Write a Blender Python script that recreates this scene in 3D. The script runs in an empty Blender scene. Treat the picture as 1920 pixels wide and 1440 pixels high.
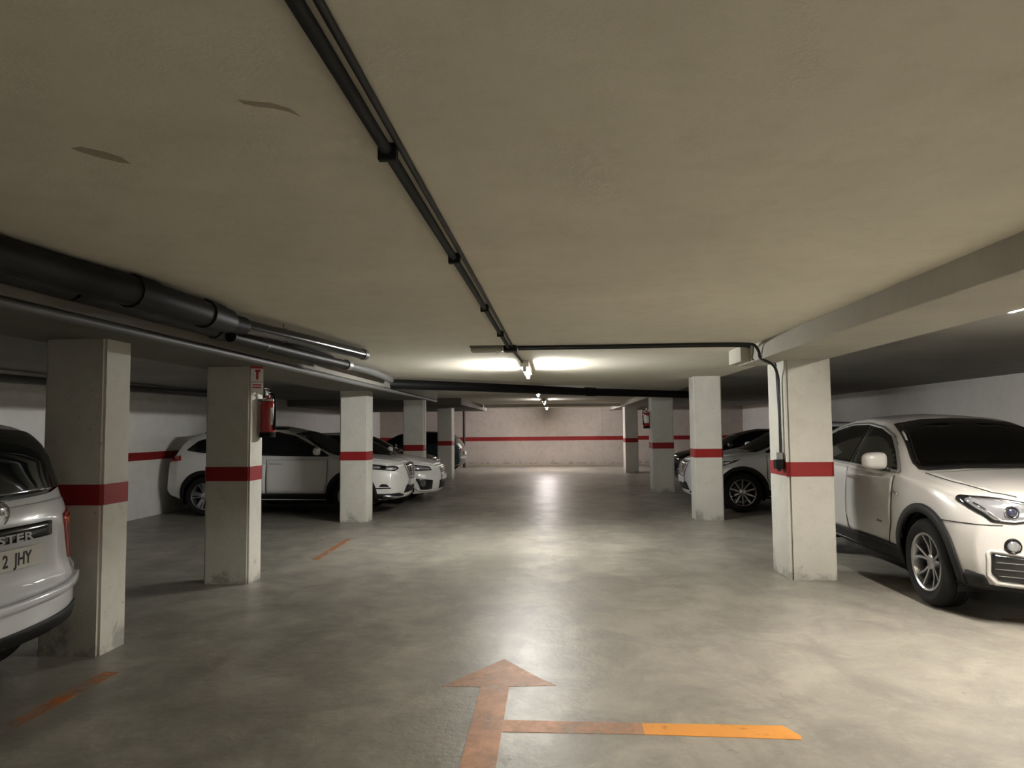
import bpy, bmesh, math, random
import numpy as np
from mathutils import Vector, Matrix
from mathutils.bvhtree import BVHTree
random.seed(7)
scene = bpy.context.scene
col = scene.collection
R = math.radians

# ------------------------------------------------------------------ camera, world, exposure, lights
cam_d = bpy.data.cameras.new('camera')
cam_d.sensor_width = 36.0
cam_d.lens = 1350 / 1920 * 36.0
cam_d.clip_start = 0.05
cam = bpy.data.objects.new('camera', cam_d)
col.objects.link(cam)
_p, _y, _r = R(3.535), R(3.39), R(0.5)
_fw = Vector((-math.sin(_y) * math.cos(_p), math.cos(_y) * math.cos(_p), math.sin(_p)))
_rt = Vector((math.cos(_y), math.sin(_y), 0))
_up = _rt.cross(_fw)
_rt2 = _rt * math.cos(_r) - _up * math.sin(_r)
_up2 = _up * math.cos(_r) + _rt * math.sin(_r)
_m = Matrix((_rt2, _up2, -_fw)).transposed().to_4x4()
_m.translation = (0, 0, 1.5)
cam.matrix_world = _m
scene.camera = cam

world = bpy.data.worlds.new('world')
scene.world = world
world.use_nodes = True
world.node_tree.nodes['Background'].inputs[0].default_value = (0.5, 0.55, 0.6, 1)
world.node_tree.nodes['Background'].inputs[1].default_value = 0.0

scene.view_settings.view_transform = 'Standard'
scene.view_settings.look = 'None'
scene.view_settings.exposure = 3.6
scene.view_settings.gamma = 1.0
scene.view_settings.use_curve_mapping = False
scene.cycles.use_denoising = True
scene.cycles.max_bounces = 8
scene.cycles.diffuse_bounces = 5
scene.cycles.caustics_reflective = False
scene.cycles.caustics_refractive = False
scene.cycles.sample_clamp_indirect = 4.0

# fluorescent tubes: (x, y, z, length, along, emission strength, colour)
LAMPS = [
    ('lamp_a', (-0.36, 9.30, 2.205), 1.20, 0, 50, (1.0, 0.99, 0.95)),
    ('lamp_b', (-0.36, 15.2, 2.205), 1.20, 0, 6, (1.0, 0.98, 0.94)),
    ('lamp_c', (-0.30, 20.5, 2.205), 1.20, 0, 8, (1.0, 0.92, 0.9)),
    ('lamp_d', (3.02, 4.43, 2.255), 0.95, 0, 88, (1.0, 0.93, 0.83)),
    ('lamp_e', (-0.30, -3.6, 2.215), 1.20, 0, 5, (1.0, 0.95, 0.88)),
    ('fill_lamp_f', (2.89, -0.4, 2.285), 1.20, 0, 58, (1.0, 0.94, 0.86)),  # unseen fill, added to lift the near ceiling and right floor
    ('fill_lamp_g', (-0.30, 26.3, 2.205), 1.20, 0, 60, (1.0, 0.92, 0.90)),  # extra lamp added to brighten the end wall
]

# ------------------------------------------------------------------ helpers
def lin(c):
    return tuple(((v / 255) / 12.92 if v / 255 <= 0.04045 else ((v / 255 + 0.055) / 1.055) ** 2.4) for v in c)

def tag(o, label=None, cat=None, group=None, kind=None):
    if label: o['label'] = label
    if cat: o['category'] = cat
    if group: o['group'] = group
    if kind: o['kind'] = kind
    return o

def empty(name, loc=(0, 0, 0), rz=0, label=None, cat=None, group=None):
    o = bpy.data.objects.new(name, None)
    o.empty_display_size = 0.2
    col.objects.link(o)
    o.location = loc
    o.rotation_euler = (0, 0, rz)
    return tag(o, label, cat, group)

def obj(name, bm, mats, parent=None, smooth=False, angle=None):
    me = bpy.data.meshes.new(name)
    bm.normal_update()
    bm.to_mesh(me)
    bm.free()
    for m in (mats if isinstance(mats, (list, tuple)) else [mats]):
        me.materials.append(m)
    if smooth:
        for p in me.polygons: p.use_smooth = True
        if angle is not None:
            me.set_sharp_from_angle(angle=R(angle))
    o = bpy.data.objects.new(name, me)
    col.objects.link(o)
    if parent is not None: o.parent = parent
    return o

def box(bm, x0, x1, y0, y1, z0, z1, bevel=0.0, mi=0, seg=2):
    vs = [bm.verts.new(p) for p in ((x0, y0, z0), (x1, y0, z0), (x1, y1, z0), (x0, y1, z0), (x0, y0, z1), (x1, y0, z1), (x1, y1, z1), (x0, y1, z1))]
    fs = [bm.faces.new([vs[i] for i in f]) for f in ((0, 3, 2, 1), (4, 5, 6, 7), (0, 1, 5, 4), (1, 2, 6, 5), (2, 3, 7, 6), (3, 0, 4, 7))]
    for f in fs: f.material_index = mi
    if bevel > 0:
        es = set(e for f in fs for e in f.edges)
        bmesh.ops.bevel(bm, geom=list(es), offset=bevel, segments=seg, affect='EDGES', profile=0.5, clamp_overlap=True)
    return vs

def tube(bm, pts, r, seg=12, caps=True, mi=0):
    pts = [Vector(p) for p in pts]
    rings = []
    n = len(pts)
    prev = None
    for i, p in enumerate(pts):
        if i == 0: d = pts[1] - pts[0]
        elif i == n - 1: d = pts[-1] - pts[-2]
        else: d = (pts[i + 1] - p).normalized() + (p - pts[i - 1]).normalized()
        d.normalize()
        if prev is None:
            a = Vector((0, 0, 1)) if abs(d.z) < 0.9 else Vector((1, 0, 0))
            u = d.cross(a).normalized()
        else:
            u = (prev - d * prev.dot(d)).normalized()
        prev = u
        v = d.cross(u)
        rr = r[i] if isinstance(r, (list, tuple)) else r
        rings.append([bm.verts.new(p + u * rr * math.cos(2 * math.pi * k / seg) + v * rr * math.sin(2 * math.pi * k / seg)) for k in range(seg)])
    for a, b in zip(rings, rings[1:]):
        for k in range(seg):
            f = bm.faces.new((a[k], a[(k + 1) % seg], b[(k + 1) % seg], b[k]))
            f.material_index = mi
    if caps:
        bm.faces.new(rings[0][::-1]).material_index = mi
        bm.faces.new(rings[-1]).material_index = mi

def smooth_path(pts, n=6):
    pts = [Vector(p) for p in pts]
    out = []
    P = [pts[0]] + pts + [pts[-1]]
    for i in range(1, len(P) - 2):
        p0, p1, p2, p3 = P[i - 1], P[i], P[i + 1], P[i + 2]
        for k in range(n):
            t = k / n
            out.append(0.5 * ((2 * p1) + (p2 - p0) * t + (2 * p0 - 5 * p1 + 4 * p2 - p3) * t * t + (3 * p1 - p0 - 3 * p2 + p3) * t ** 3))
    out.append(pts[-1])
    return out

def lathe(bm, prof, seg=32, axis='z', close=False, mi=0, origin=(0, 0, 0)):
    o = Vector(origin)
    rings = []
    for r, h in prof:
        ring = []
        for k in range(seg):
            a = 2 * math.pi * k / seg
            if axis == 'z': p = Vector((r * math.cos(a), r * math.sin(a), h))
            elif axis == 'y': p = Vector((r * math.cos(a), h, r * math.sin(a)))
            else: p = Vector((h, r * math.cos(a), r * math.sin(a)))
            ring.append(bm.verts.new(o + p))
        rings.append(ring)
    pairs = list(zip(rings, rings[1:]))
    if close: pairs.append((rings[-1], rings[0]))
    for a, b in pairs:
        for k in range(seg):
            bm.faces.new((a[k], a[(k + 1) % seg], b[(k + 1) % seg], b[k])).material_index = mi
    return rings

def prism(bm, poly, d0, d1, plane='xy', mi=0):
    def P(a, b, d):
        return {'xy': (a, b, d), 'xz': (a, d, b), 'yz': (d, a, b)}[plane]
    A = [bm.verts.new(P(a, b, d0)) for a, b in poly]
    B = [bm.verts.new(P(a, b, d1)) for a, b in poly]
    n = len(poly)
    fs = [bm.faces.new(A[::-1]), bm.faces.new(B)]
    for i in range(n):
        fs.append(bm.faces.new((A[i], A[(i + 1) % n], B[(i + 1) % n], B[i])))
    for f in fs: f.material_index = mi
    bmesh.ops.recalc_face_normals(bm, faces=fs)

def text_mesh(s, size, depth=0.001, font_scale=1.0, align='CENTER', bold=0.0):
    cu = bpy.data.curves.new('lettering', 'FONT')
    cu.body = s
    cu.size = size
    cu.extrude = depth
    cu.offset = bold
    cu.align_x = align
    cu.align_y = 'CENTER'
    cu.resolution_u = 3
    t = bpy.data.objects.new('lettering', cu)
    col.objects.link(t)
    dg = bpy.context.evaluated_depsgraph_get()
    me = bpy.data.meshes.new_from_object(t.evaluated_get(dg))
    bpy.data.objects.remove(t)
    bpy.data.curves.remove(cu)
    bm = bmesh.new()
    bm.from_mesh(me)
    bpy.data.meshes.remove(me)
    bmesh.ops.scale(bm, vec=(font_scale, 1, 1), verts=bm.verts)
    return bm

# ------------------------------------------------------------------ materials
def mat(name, color=(0.5, 0.5, 0.5), rough=0.5, metal=0.0, spec=0.5, coat=0.0, emit=None, es=0.0, alpha=None, trans=0.0, ior=1.45):
    m = bpy.data.materials.new(name)
    m.use_nodes = True
    b = m.node_tree.nodes['Principled BSDF']
    b.inputs['Base Color'].default_value = (*color, 1)
    b.inputs['Roughness'].default_value = rough
    b.inputs['Metallic'].default_value = metal
    b.inputs['Specular IOR Level'].default_value = spec
    b.inputs['Coat Weight'].default_value = coat
    b.inputs['Coat Roughness'].default_value = 0.05
    b.inputs['IOR'].default_value = ior
    b.inputs['Transmission Weight'].default_value = trans
    if emit is not None:
        b.inputs['Emission Color'].default_value = (*emit, 1)
        b.inputs['Emission Strength'].default_value = es
    return m

class NT:
    def __init__(self, m):
        self.m = m
        self.nt = m.node_tree
        self.b = self.nt.nodes['Principled BSDF']
    def n(self, t, **kw):
        x = self.nt.nodes.new(t)
        for k, v in kw.items(): setattr(x, k, v)
        return x
    def l(self, a, b): self.nt.links.new(a, b)
    def coords(self, scale=(1, 1, 1), world=True):
        if world:
            g = self.n('ShaderNodeNewGeometry').outputs['Position']
        else:
            g = self.n('ShaderNodeTexCoord').outputs['Object']
        mp = self.n('ShaderNodeMapping')
        mp.inputs['Scale'].default_value = scale
        self.l(g, mp.inputs['Vector'])
        return mp.outputs[0]
    def noise(self, vec, scale, detail=4, rough=0.55, dist=0.0):
        x = self.n('ShaderNodeTexNoise')
        x.inputs['Scale'].default_value = scale
        x.inputs['Detail'].default_value = detail
        x.inputs['Roughness'].default_value = rough
        x.inputs['Distortion'].default_value = dist
        self.l(vec, x.inputs['Vector'])
        return x.outputs['Fac']
    def ramp(self, fac, stops):
        x = self.n('ShaderNodeValToRGB')
        e = x.color_ramp.elements
        while len(e) < len(stops): e.new(0.5)
        for i, (p, c) in enumerate(stops):
            e[i].position = p
            e[i].color = (*c, 1) if len(c) == 3 else c
        self.l(fac, x.inputs[0])
        return x.outputs[0]
    def mix(self, fac, a, b, mode='MIX'):
        x = self.n('ShaderNodeMix', data_type='RGBA', blend_type=mode)
        for sock, v in ((x.inputs[0], fac), (x.inputs[6], a), (x.inputs[7], b)):
            if isinstance(v, (int, float)): sock.default_value = v
            elif isinstance(v, tuple): sock.default_value = (*v, 1) if len(v) == 3 else v
            else: self.l(v, sock)
        return x.outputs[2]
    def math(self, op, a, b=0.0, c=None):
        x = self.n('ShaderNodeMath', operation=op)
        for s, v in zip(x.inputs, (a, b, c)):
            if v is None: continue
            if isinstance(v, (int, float)): s.default_value = v
            else: self.l(v, s)
        return x.outputs[0]
    def bump(self, h, strength=0.2, dist=0.02):
        x = self.n('ShaderNodeBump')
        x.inputs['Strength'].default_value = strength
        x.inputs['Distance'].default_value = dist
        self.l(h, x.inputs['Height'])
        self.l(x.outputs[0], self.b.inputs['Normal'])

def concrete(name, base, vary=0.12, rough=0.85, stain=(0.5, 0.48, 0.42), stain_amt=0.35, bump=0.25, scale=1.0, speck=0.0, low_grime=False, spec=0.3):
    m = mat(name, base, rough, spec=spec)
    t = NT(m)
    v = t.coords((scale, scale, scale))
    big = t.noise(v, 0.9, 5, 0.6, 0.4)
    mid = t.noise(v, 6.0, 6, 0.65, 0.3)
    fine = t.noise(v, 90.0, 3, 0.6)
    dark = tuple(c * (1 - vary) for c in base)
    light = tuple(min(1, c * (1 + vary)) for c in base)
    c = t.mix(t.ramp(big, [(0.3, (0, 0, 0)), (0.7, (1, 1, 1))]), dark, light)
    st = t.ramp(mid, [(0.48, (0, 0, 0)), (0.78, (1, 1, 1))])
    c = t.mix(t.math('MULTIPLY', st, stain_amt), c, tuple(a * b for a, b in zip(base, stain)))
    c = t.mix(0.25, c, t.mix(fine, tuple(x * 0.75 for x in base), tuple(min(1, x * 1.2) for x in base)))
    if speck > 0:
        sp = t.noise(v, 22.0, 2, 0.5)
        c = t.mix(t.math('MULTIPLY', t.ramp(sp, [(0.70, (0, 0, 0)), (0.76, (1, 1, 1))]), speck), c, tuple(a * 0.3 for a in base))
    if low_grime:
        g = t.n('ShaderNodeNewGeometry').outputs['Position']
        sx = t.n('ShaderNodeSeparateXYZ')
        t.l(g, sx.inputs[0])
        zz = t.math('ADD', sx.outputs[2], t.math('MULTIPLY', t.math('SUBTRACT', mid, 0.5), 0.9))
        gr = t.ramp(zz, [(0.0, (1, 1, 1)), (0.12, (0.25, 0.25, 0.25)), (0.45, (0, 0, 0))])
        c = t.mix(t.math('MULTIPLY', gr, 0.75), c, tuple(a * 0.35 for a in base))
    t.l(c, t.b.inputs['Base Color'])
    h = t.math('ADD', t.math('MULTIPLY', mid, 0.6), t.math('MULTIPLY', fine, 0.3))
    t.bump(h, bump, 0.02)
    return m

M = {}
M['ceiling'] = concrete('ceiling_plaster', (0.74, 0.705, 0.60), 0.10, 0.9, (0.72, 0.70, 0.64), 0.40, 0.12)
M['ceiling_shaded'] = concrete('bay_ceiling_shaded', (0.26, 0.25, 0.23), 0.15, 0.9, (0.7, 0.68, 0.62), 0.3, 0.12)  # ceiling over the bays, with their shade put into the colour
M['shaded_beam'] = concrete('shaded_beam_concrete', (0.17, 0.16, 0.14), 0.15, 0.9, (0.7, 0.68, 0.62), 0.3, 0.2)  # beam colour lowered to stand in for the shade on the left
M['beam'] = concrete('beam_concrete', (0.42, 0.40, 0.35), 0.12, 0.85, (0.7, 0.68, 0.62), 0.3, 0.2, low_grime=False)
M['wall'] = concrete('wall_paint', (0.78, 0.765, 0.73), 0.08, 0.8, (0.6, 0.57, 0.5), 0.3, 0.12)
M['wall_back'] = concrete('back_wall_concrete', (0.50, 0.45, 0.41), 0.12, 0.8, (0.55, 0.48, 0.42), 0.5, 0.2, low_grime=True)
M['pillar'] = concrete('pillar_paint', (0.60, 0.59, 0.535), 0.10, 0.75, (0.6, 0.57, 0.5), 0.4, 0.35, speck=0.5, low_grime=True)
M['red'] = concrete('red_band_paint', (0.25, 0.015, 0.014), 0.15, 0.55, (0.7, 0.6, 0.6), 0.3, 0.2)
M['stain'] = concrete('ceiling_stain', (0.40, 0.35, 0.27), 0.15, 0.9, (0.8, 0.8, 0.8), 0.3, 0.2)

# polished, dirty concrete floor
m = mat('polished_concrete_floor', (0.3, 0.28, 0.24), 0.35)
t = NT(m)
v = t.coords((1, 1, 1))
vs = t.coords((1.0, 0.35, 1.0))
big = t.noise(v, 0.35, 5, 0.6, 0.6)
mid = t.noise(v, 2.2, 8, 0.62, 0.8)
fine = t.noise(v, 26.0, 6, 0.7)
# painted shade: lane and left side darkened, broken up by stain-like noise
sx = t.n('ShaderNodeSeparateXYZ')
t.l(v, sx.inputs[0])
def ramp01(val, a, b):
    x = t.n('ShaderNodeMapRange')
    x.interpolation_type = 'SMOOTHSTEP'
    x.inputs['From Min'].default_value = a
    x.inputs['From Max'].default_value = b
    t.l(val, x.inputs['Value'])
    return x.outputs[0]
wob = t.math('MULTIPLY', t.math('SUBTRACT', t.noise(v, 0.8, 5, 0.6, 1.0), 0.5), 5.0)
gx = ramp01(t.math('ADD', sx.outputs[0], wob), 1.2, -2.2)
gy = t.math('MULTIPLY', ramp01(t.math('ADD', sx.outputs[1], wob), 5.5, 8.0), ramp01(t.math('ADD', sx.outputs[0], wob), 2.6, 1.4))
floor_shade = t.math('MAXIMUM', gx, gy)
floor_shade = t.math('MULTIPLY', floor_shade, t.math('ADD', 0.12, t.math('MULTIPLY', t.ramp(t.noise(v, 1.6, 8, 0.68, 1.0), [(0.36, (0, 0, 0)), (0.62, (1, 1, 1))]), 0.5)))
c = t.mix(t.ramp(big, [(0.34, (0, 0, 0)), (0.66, (1, 1, 1))]), (0.25, 0.235, 0.20), (0.42, 0.39, 0.33))
c = t.mix(t.math('MULTIPLY', t.ramp(mid, [(0.40, (0, 0, 0)), (0.66, (1, 1, 1))]), 0.75), c, (0.12, 0.112, 0.096))
c = t.mix(t.math('MULTIPLY', t.ramp(t.noise(vs, 1.1, 7, 0.7, 1.2), [(0.48, (0, 0, 0)), (0.60, (1, 1, 1))]), 0.65), c, (0.13, 0.122, 0.105))
c = t.mix(t.math('MULTIPLY', t.ramp(t.noise(v, 4.1, 8, 0.7, 1.5), [(0.54, (0, 0, 0)), (0.70, (1, 1, 1))]), 0.35), c, (0.50, 0.48, 0.425))
c = t.mix(t.math('MULTIPLY', t.ramp(t.noise(v, 9.0, 3, 0.5, 0.6), [(0.70, (0, 0, 0)), (0.74, (1, 1, 1))]), 0.6), c, (0.06, 0.055, 0.05))
c = t.mix(0.35, c, t.mix(fine, (0.16, 0.15, 0.13), (0.46, 0.44, 0.38)))
c = t.mix(floor_shade, c, (0.105, 0.10, 0.085))
t.l(c, t.b.inputs['Base Color'])
rg = t.math('ADD', 0.25, t.math('MULTIPLY', mid, 0.22))
t.l(rg, t.b.inputs['Roughness'])
t.b.inputs['Specular IOR Level'].default_value = 0.42
t.bump(t.math('ADD', t.math('MULTIPLY', t.noise(v, 3.0, 8, 0.6), 0.8), t.math('MULTIPLY', fine, 0.2)), 0.45, 0.02)
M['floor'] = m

def worn_paint(name, color, lo, hi):
    m = mat(name, color, 0.5, spec=0.4)
    t = NT(m)
    v = t.coords((1, 1, 1))
    mid = t.noise(v, 2.2, 8, 0.62, 0.8)
    n2 = t.noise(v, 13.0, 8, 0.75, 0.3)
    f = t.ramp(t.math('ADD', t.math('MULTIPLY', mid, 0.6), t.math('MULTIPLY', n2, 0.4)), [(lo, (1, 1, 1)), (hi, (0, 0, 0))])
    c = t.mix(t.noise(v, 5, 4), tuple(x * 0.75 for x in color), tuple(min(1, x * 1.15) for x in color))
    t.l(c, t.b.inputs['Base Color'])
    tr = t.n('ShaderNodeBsdfTransparent')
    mx = t.n('ShaderNodeMixShader')
    out = t.nt.nodes['Material Output']
    t.l(f, mx.inputs[0])
    t.l(tr.outputs[0], mx.inputs[1])
    t.l(t.b.outputs[0], mx.inputs[2])
    t.l(mx.outputs[0], out.inputs[0])
    return m
M['orange'] = worn_paint('orange_line_paint', (0.70, 0.30, 0.06), 0.55, 0.75)
M['orange_faded'] = worn_paint('faded_orange_paint', (0.66, 0.35, 0.20), 0.34, 0.76)
M['orange_worn'] = worn_paint('worn_orange_paint', (0.50, 0.16, 0.03), 0.40, 0.60)

M['pipe_black'] = mat('black_plastic_pipe', (0.006, 0.006, 0.006), 0.5, spec=0.25)
M['pipe_gloss'] = mat('glossy_black_pipe', (0.008, 0.008, 0.008), 0.2, spec=0.5)
M['pipe_grey'] = mat('grey_plastic_pipe', (0.085, 0.085, 0.08), 0.5)
M['conduit'] = mat('dark_conduit', (0.014, 0.016, 0.014), 0.6, spec=0.3)
M['cable'] = mat('black_cable', (0.01, 0.01, 0.01), 0.5)
M['galv'] = mat('galvanised_steel', (0.35, 0.35, 0.34), 0.4, metal=0.8)
M['white_plastic'] = mat('white_plastic', (0.6, 0.6, 0.57), 0.4)
M['grey_plastic'] = mat('grey_plastic', (0.2, 0.2, 0.19), 0.5)
M['diffuser'] = mat('clear_diffuser', (0.45, 0.45, 0.38), 0.15, spec=0.7)
M['ext_red'] = mat('extinguisher_red', (0.30, 0.010, 0.012), 0.25, coat=0.6)
M['ext_black'] = mat('black_rubber', (0.006, 0.006, 0.006), 0.8, spec=0.2)
M['chrome'] = mat('chrome', (0.75, 0.75, 0.75), 0.12, metal=1.0)
M['label_white'] = mat('label_white', (0.75, 0.75, 0.72), 0.5)
M['label_green'] = mat('label_green', (0.03, 0.25, 0.1), 0.5)
M['sign_red'] = mat('sign_red', (0.5, 0.02, 0.02), 0.4)

def paint(name, color, rough=0.28, coat=0.8, dust=0.0, metal=0.0):
    m = mat(name, color, rough, coat=coat, metal=metal)
    t = NT(m)
    if dust > 0:
        v = t.coords((1, 1, 1), world=False)
        n = t.noise(v, 3.0, 6, 0.6, 0.5)
        t.l(t.mix(t.math('MULTIPLY', n, dust), color, (0.35, 0.32, 0.27)), t.b.inputs['Base Color'])
    return m
M['car_white'] = paint('white_car_paint', (0.50, 0.49, 0.475), dust=0.2)
M['car_white_clean'] = paint('clean_white_car_paint', (0.78, 0.78, 0.76), dust=0.05)
M['car_white_cool'] = paint('cool_white_car_paint', (0.60, 0.62, 0.65), dust=0.1)
M['car_black'] = paint('black_car_paint', (0.012, 0.013, 0.016), 0.2)
M['car_teal'] = paint('dark_blue_green_car_paint', (0.03, 0.05, 0.055), 0.22, metal=0.3)
M['cladding'] = mat('black_plastic_cladding', (0.009, 0.009, 0.009), 0.6, spec=0.3)
M['gloss_black'] = mat('gloss_black_trim', (0.008, 0.008, 0.008), 0.12, spec=0.7)
M['seam'] = mat('panel_gap', (0.01, 0.01, 0.01), 0.8)
M['glass_dark'] = mat('tinted_car_glass', (0.006, 0.008, 0.008), 0.05, spec=0.7)
M['lamp_lens'] = mat('headlamp_lens', (0.45, 0.46, 0.5), 0.08, metal=0.6, coat=1.0)
M['lamp_inner'] = mat('headlamp_reflector', (0.8, 0.8, 0.85), 0.15, metal=1.0)
M['projector'] = mat('projector_lens', (0.03, 0.03, 0.06), 0.03, spec=1.0, coat=1.0)
M['tail_red'] = mat('tail_lamp_red', (0.35, 0.01, 0.01), 0.15, coat=1.0)
M['tail_amber'] = mat('tail_lamp_amber', (0.7, 0.12, 0.02), 0.15, coat=1.0)
M['tire'] = mat('tire_rubber', (0.010, 0.010, 0.010), 0.8, spec=0.3)
M['rim_silver'] = mat('alloy_silver', (0.42, 0.42, 0.43), 0.28, metal=0.9)
M['rim_dark'] = mat('dark_alloy', (0.03, 0.03, 0.03), 0.5, metal=0.3)  # dark metal of the brake discs
M['well'] = mat('wheel_well_liner', (0.006, 0.006, 0.006), 0.95)
M['interior'] = mat('cabin_black', (0.012, 0.012, 0.013), 0.8)
M['seat_fabric'] = mat('seat_black_leather', (0.02, 0.02, 0.02), 0.5)
M['plate'] = mat('number_plate_white', (0.62, 0.62, 0.58), 0.35)
M['plate_blue'] = mat('plate_blue', (0.02, 0.05, 0.3), 0.4)
M['plate_ink'] = mat('plate_ink', (0.02, 0.02, 0.02), 0.5)
M['silver_trim'] = mat('satin_silver_trim', (0.5, 0.5, 0.5), 0.3, metal=0.8)
# see-through tinted glass for the near car
m = bpy.data.materials.new('clear_tinted_glass')
m.use_nodes = True
nt = m.node_tree
nt.nodes.clear()
o_ = nt.nodes.new('ShaderNodeOutputMaterial')
a_ = nt.nodes.new('ShaderNodeBsdfTransparent'); a_.inputs[0].default_value = (0.42, 0.50, 0.46, 1)
g_ = nt.nodes.new('ShaderNodeBsdfGlossy'); g_.inputs['Roughness'].default_value = 0.03
f_ = nt.nodes.new('ShaderNodeFresnel'); f_.inputs[0].default_value = 1.5
x_ = nt.nodes.new('ShaderNodeMixShader')
nt.links.new(f_.outputs[0], x_.inputs[0]); nt.links.new(a_.outputs[0], x_.inputs[1]); nt.links.new(g_.outputs[0], x_.inputs[2]); nt.links.new(x_.outputs[0], o_.inputs[0])
M['glass_clear'] = m

# ------------------------------------------------------------------ room shell
XL, XR, YB, YF, ZC = -7.2, 7.5, -7.0, 29.35, 2.32
def slab(name, *b, m, kind='structure', label=None, cat=None, bevel=0.0):
    bm = bmesh.new()
    box(bm, *b, bevel=bevel)
    o = obj(name, bm, m)
    o['kind'] = kind
    if label: tag(o, label, cat)
    return o
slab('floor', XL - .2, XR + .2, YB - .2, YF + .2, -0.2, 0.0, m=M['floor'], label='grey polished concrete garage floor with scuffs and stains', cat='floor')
# ceiling, with the two scraped brown patches as a second material
bm = bmesh.new()
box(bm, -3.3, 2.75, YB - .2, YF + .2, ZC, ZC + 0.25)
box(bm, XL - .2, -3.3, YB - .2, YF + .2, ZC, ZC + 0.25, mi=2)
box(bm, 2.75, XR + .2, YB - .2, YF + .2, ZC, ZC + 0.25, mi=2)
def blotch(bm, pts, z):
    vs = [bm.verts.new((x, y, z)) for x, y in pts]
    vt = [bm.verts.new((x, y, z + 0.004)) for x, y in pts]
    bm.faces.new(vs).material_index = 1
    n = len(vs)
    for i in range(n): bm.faces.new((vs[i], vs[(i + 1) % n], vt[(i + 1) % n], vt[i])).material_index = 1
blotch(bm, [(-0.775, 1.695), (-0.74, 1.71), (-0.70, 1.72), (-0.665, 1.755), (-0.655, 1.80), (-0.675, 1.77), (-0.71, 1.745), (-0.745, 1.735), (-0.772, 1.715)], ZC - 0.0015)
blotch(bm, [(-1.385, 1.955), (-1.35, 1.95), (-1.31, 1.985), (-1.283, 2.03), (-1.285, 2.085), (-1.31, 2.075), (-1.35, 2.03), (-1.375, 1.985)], ZC - 0.0015)
o = obj('ceiling', bm, [M['ceiling'], M['stain'], M['ceiling_shaded']])
tag(o, 'low beige plastered garage ceiling with two brown scrapes', 'ceiling', kind='structure')
def wall(name, b, m, band=None, bm_=None, label=None):
    w = slab(name, *b, m=m, label=label, cat='wall')
    if band:
        bb = bmesh.new()
        box(bb, *band)
        obj('red_band', bb, M['red'], w)
    return w
wall('wall_left', (XL - .2, XL, YB, YF, 0, ZC), M['wall'], (XL - .01, XL + .003, YB, YF, 1.0, 1.14), label='white painted wall with a red stripe behind the left parking bays')
wall('wall_right', (XR, XR + .2, YB, YF, 0, ZC), M['wall'], (XR - .003, XR + .01, YB, YF, 1.0, 1.14), label='pale wall behind the right parking bays')
wall('wall_back', (XL, XR, YF, YF + .2, 0, ZC), M['wall_back'], (XL, XR, YF - .004, YF + .01, 1.0, 1.16), label='stained concrete end wall with a dark red stripe')
wall('wall_front', (XL, XR, YB - .2, YB, 0, ZC), M['wall'], label='plain wall behind the viewpoint')
# dirty strip and joints of the end wall
slab('baseboard_back', XL, XR, YF - .015, YF, 0, 0.06, m=M['stain'])
slab('trim_1', -3.19, -3.175, YF - .002, YF + .02, 0, ZC, m=M['stain'])
slab('trim_2', 1.91, 1.925, YF - .002, YF + .02, 0, ZC, m=M['stain'])

# ceiling beams (structure)
bm = bmesh.new()
box(bm, 2.0, 2.68, YB, 7.95, 2.155, ZC + .01, bevel=0.008)
box(bm, 1.90, 2.02, 7.45, 7.95, 2.165, ZC + .01, bevel=0.006)
tag(obj('trim_3', bm, M['beam']), 'grey concrete ceiling beam over the near right pillar', 'beam', kind='structure')
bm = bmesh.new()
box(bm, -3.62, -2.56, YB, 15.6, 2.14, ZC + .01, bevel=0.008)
tag(obj('trim_4', bm, M['shaded_beam']), 'concrete ceiling beam along the left pillars, shade painted in', 'beam', kind='structure')
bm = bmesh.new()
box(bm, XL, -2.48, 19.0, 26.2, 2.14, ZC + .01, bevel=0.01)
tag(obj('trim_5', bm, M['shaded_beam']), 'dropped ceiling slab over the far left bays', 'beam', kind='structure')
bm = bmesh.new()
box(bm, 2.2, 2.95, 16.8, YF, 2.2, ZC + .01, bevel=0.01)
tag(obj('trim_6', bm, M['beam']), 'ceiling beam over the far right pillars', 'beam', kind='structure')
bm = bmesh.new()
box(bm, -2.4, 2.2, 24.4, 24.8, 2.22, ZC + .01, bevel=0.01)
tag(obj('trim_7', bm, M['beam']), 'shallow cross beam near the end wall', 'beam', kind='structure')

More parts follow.
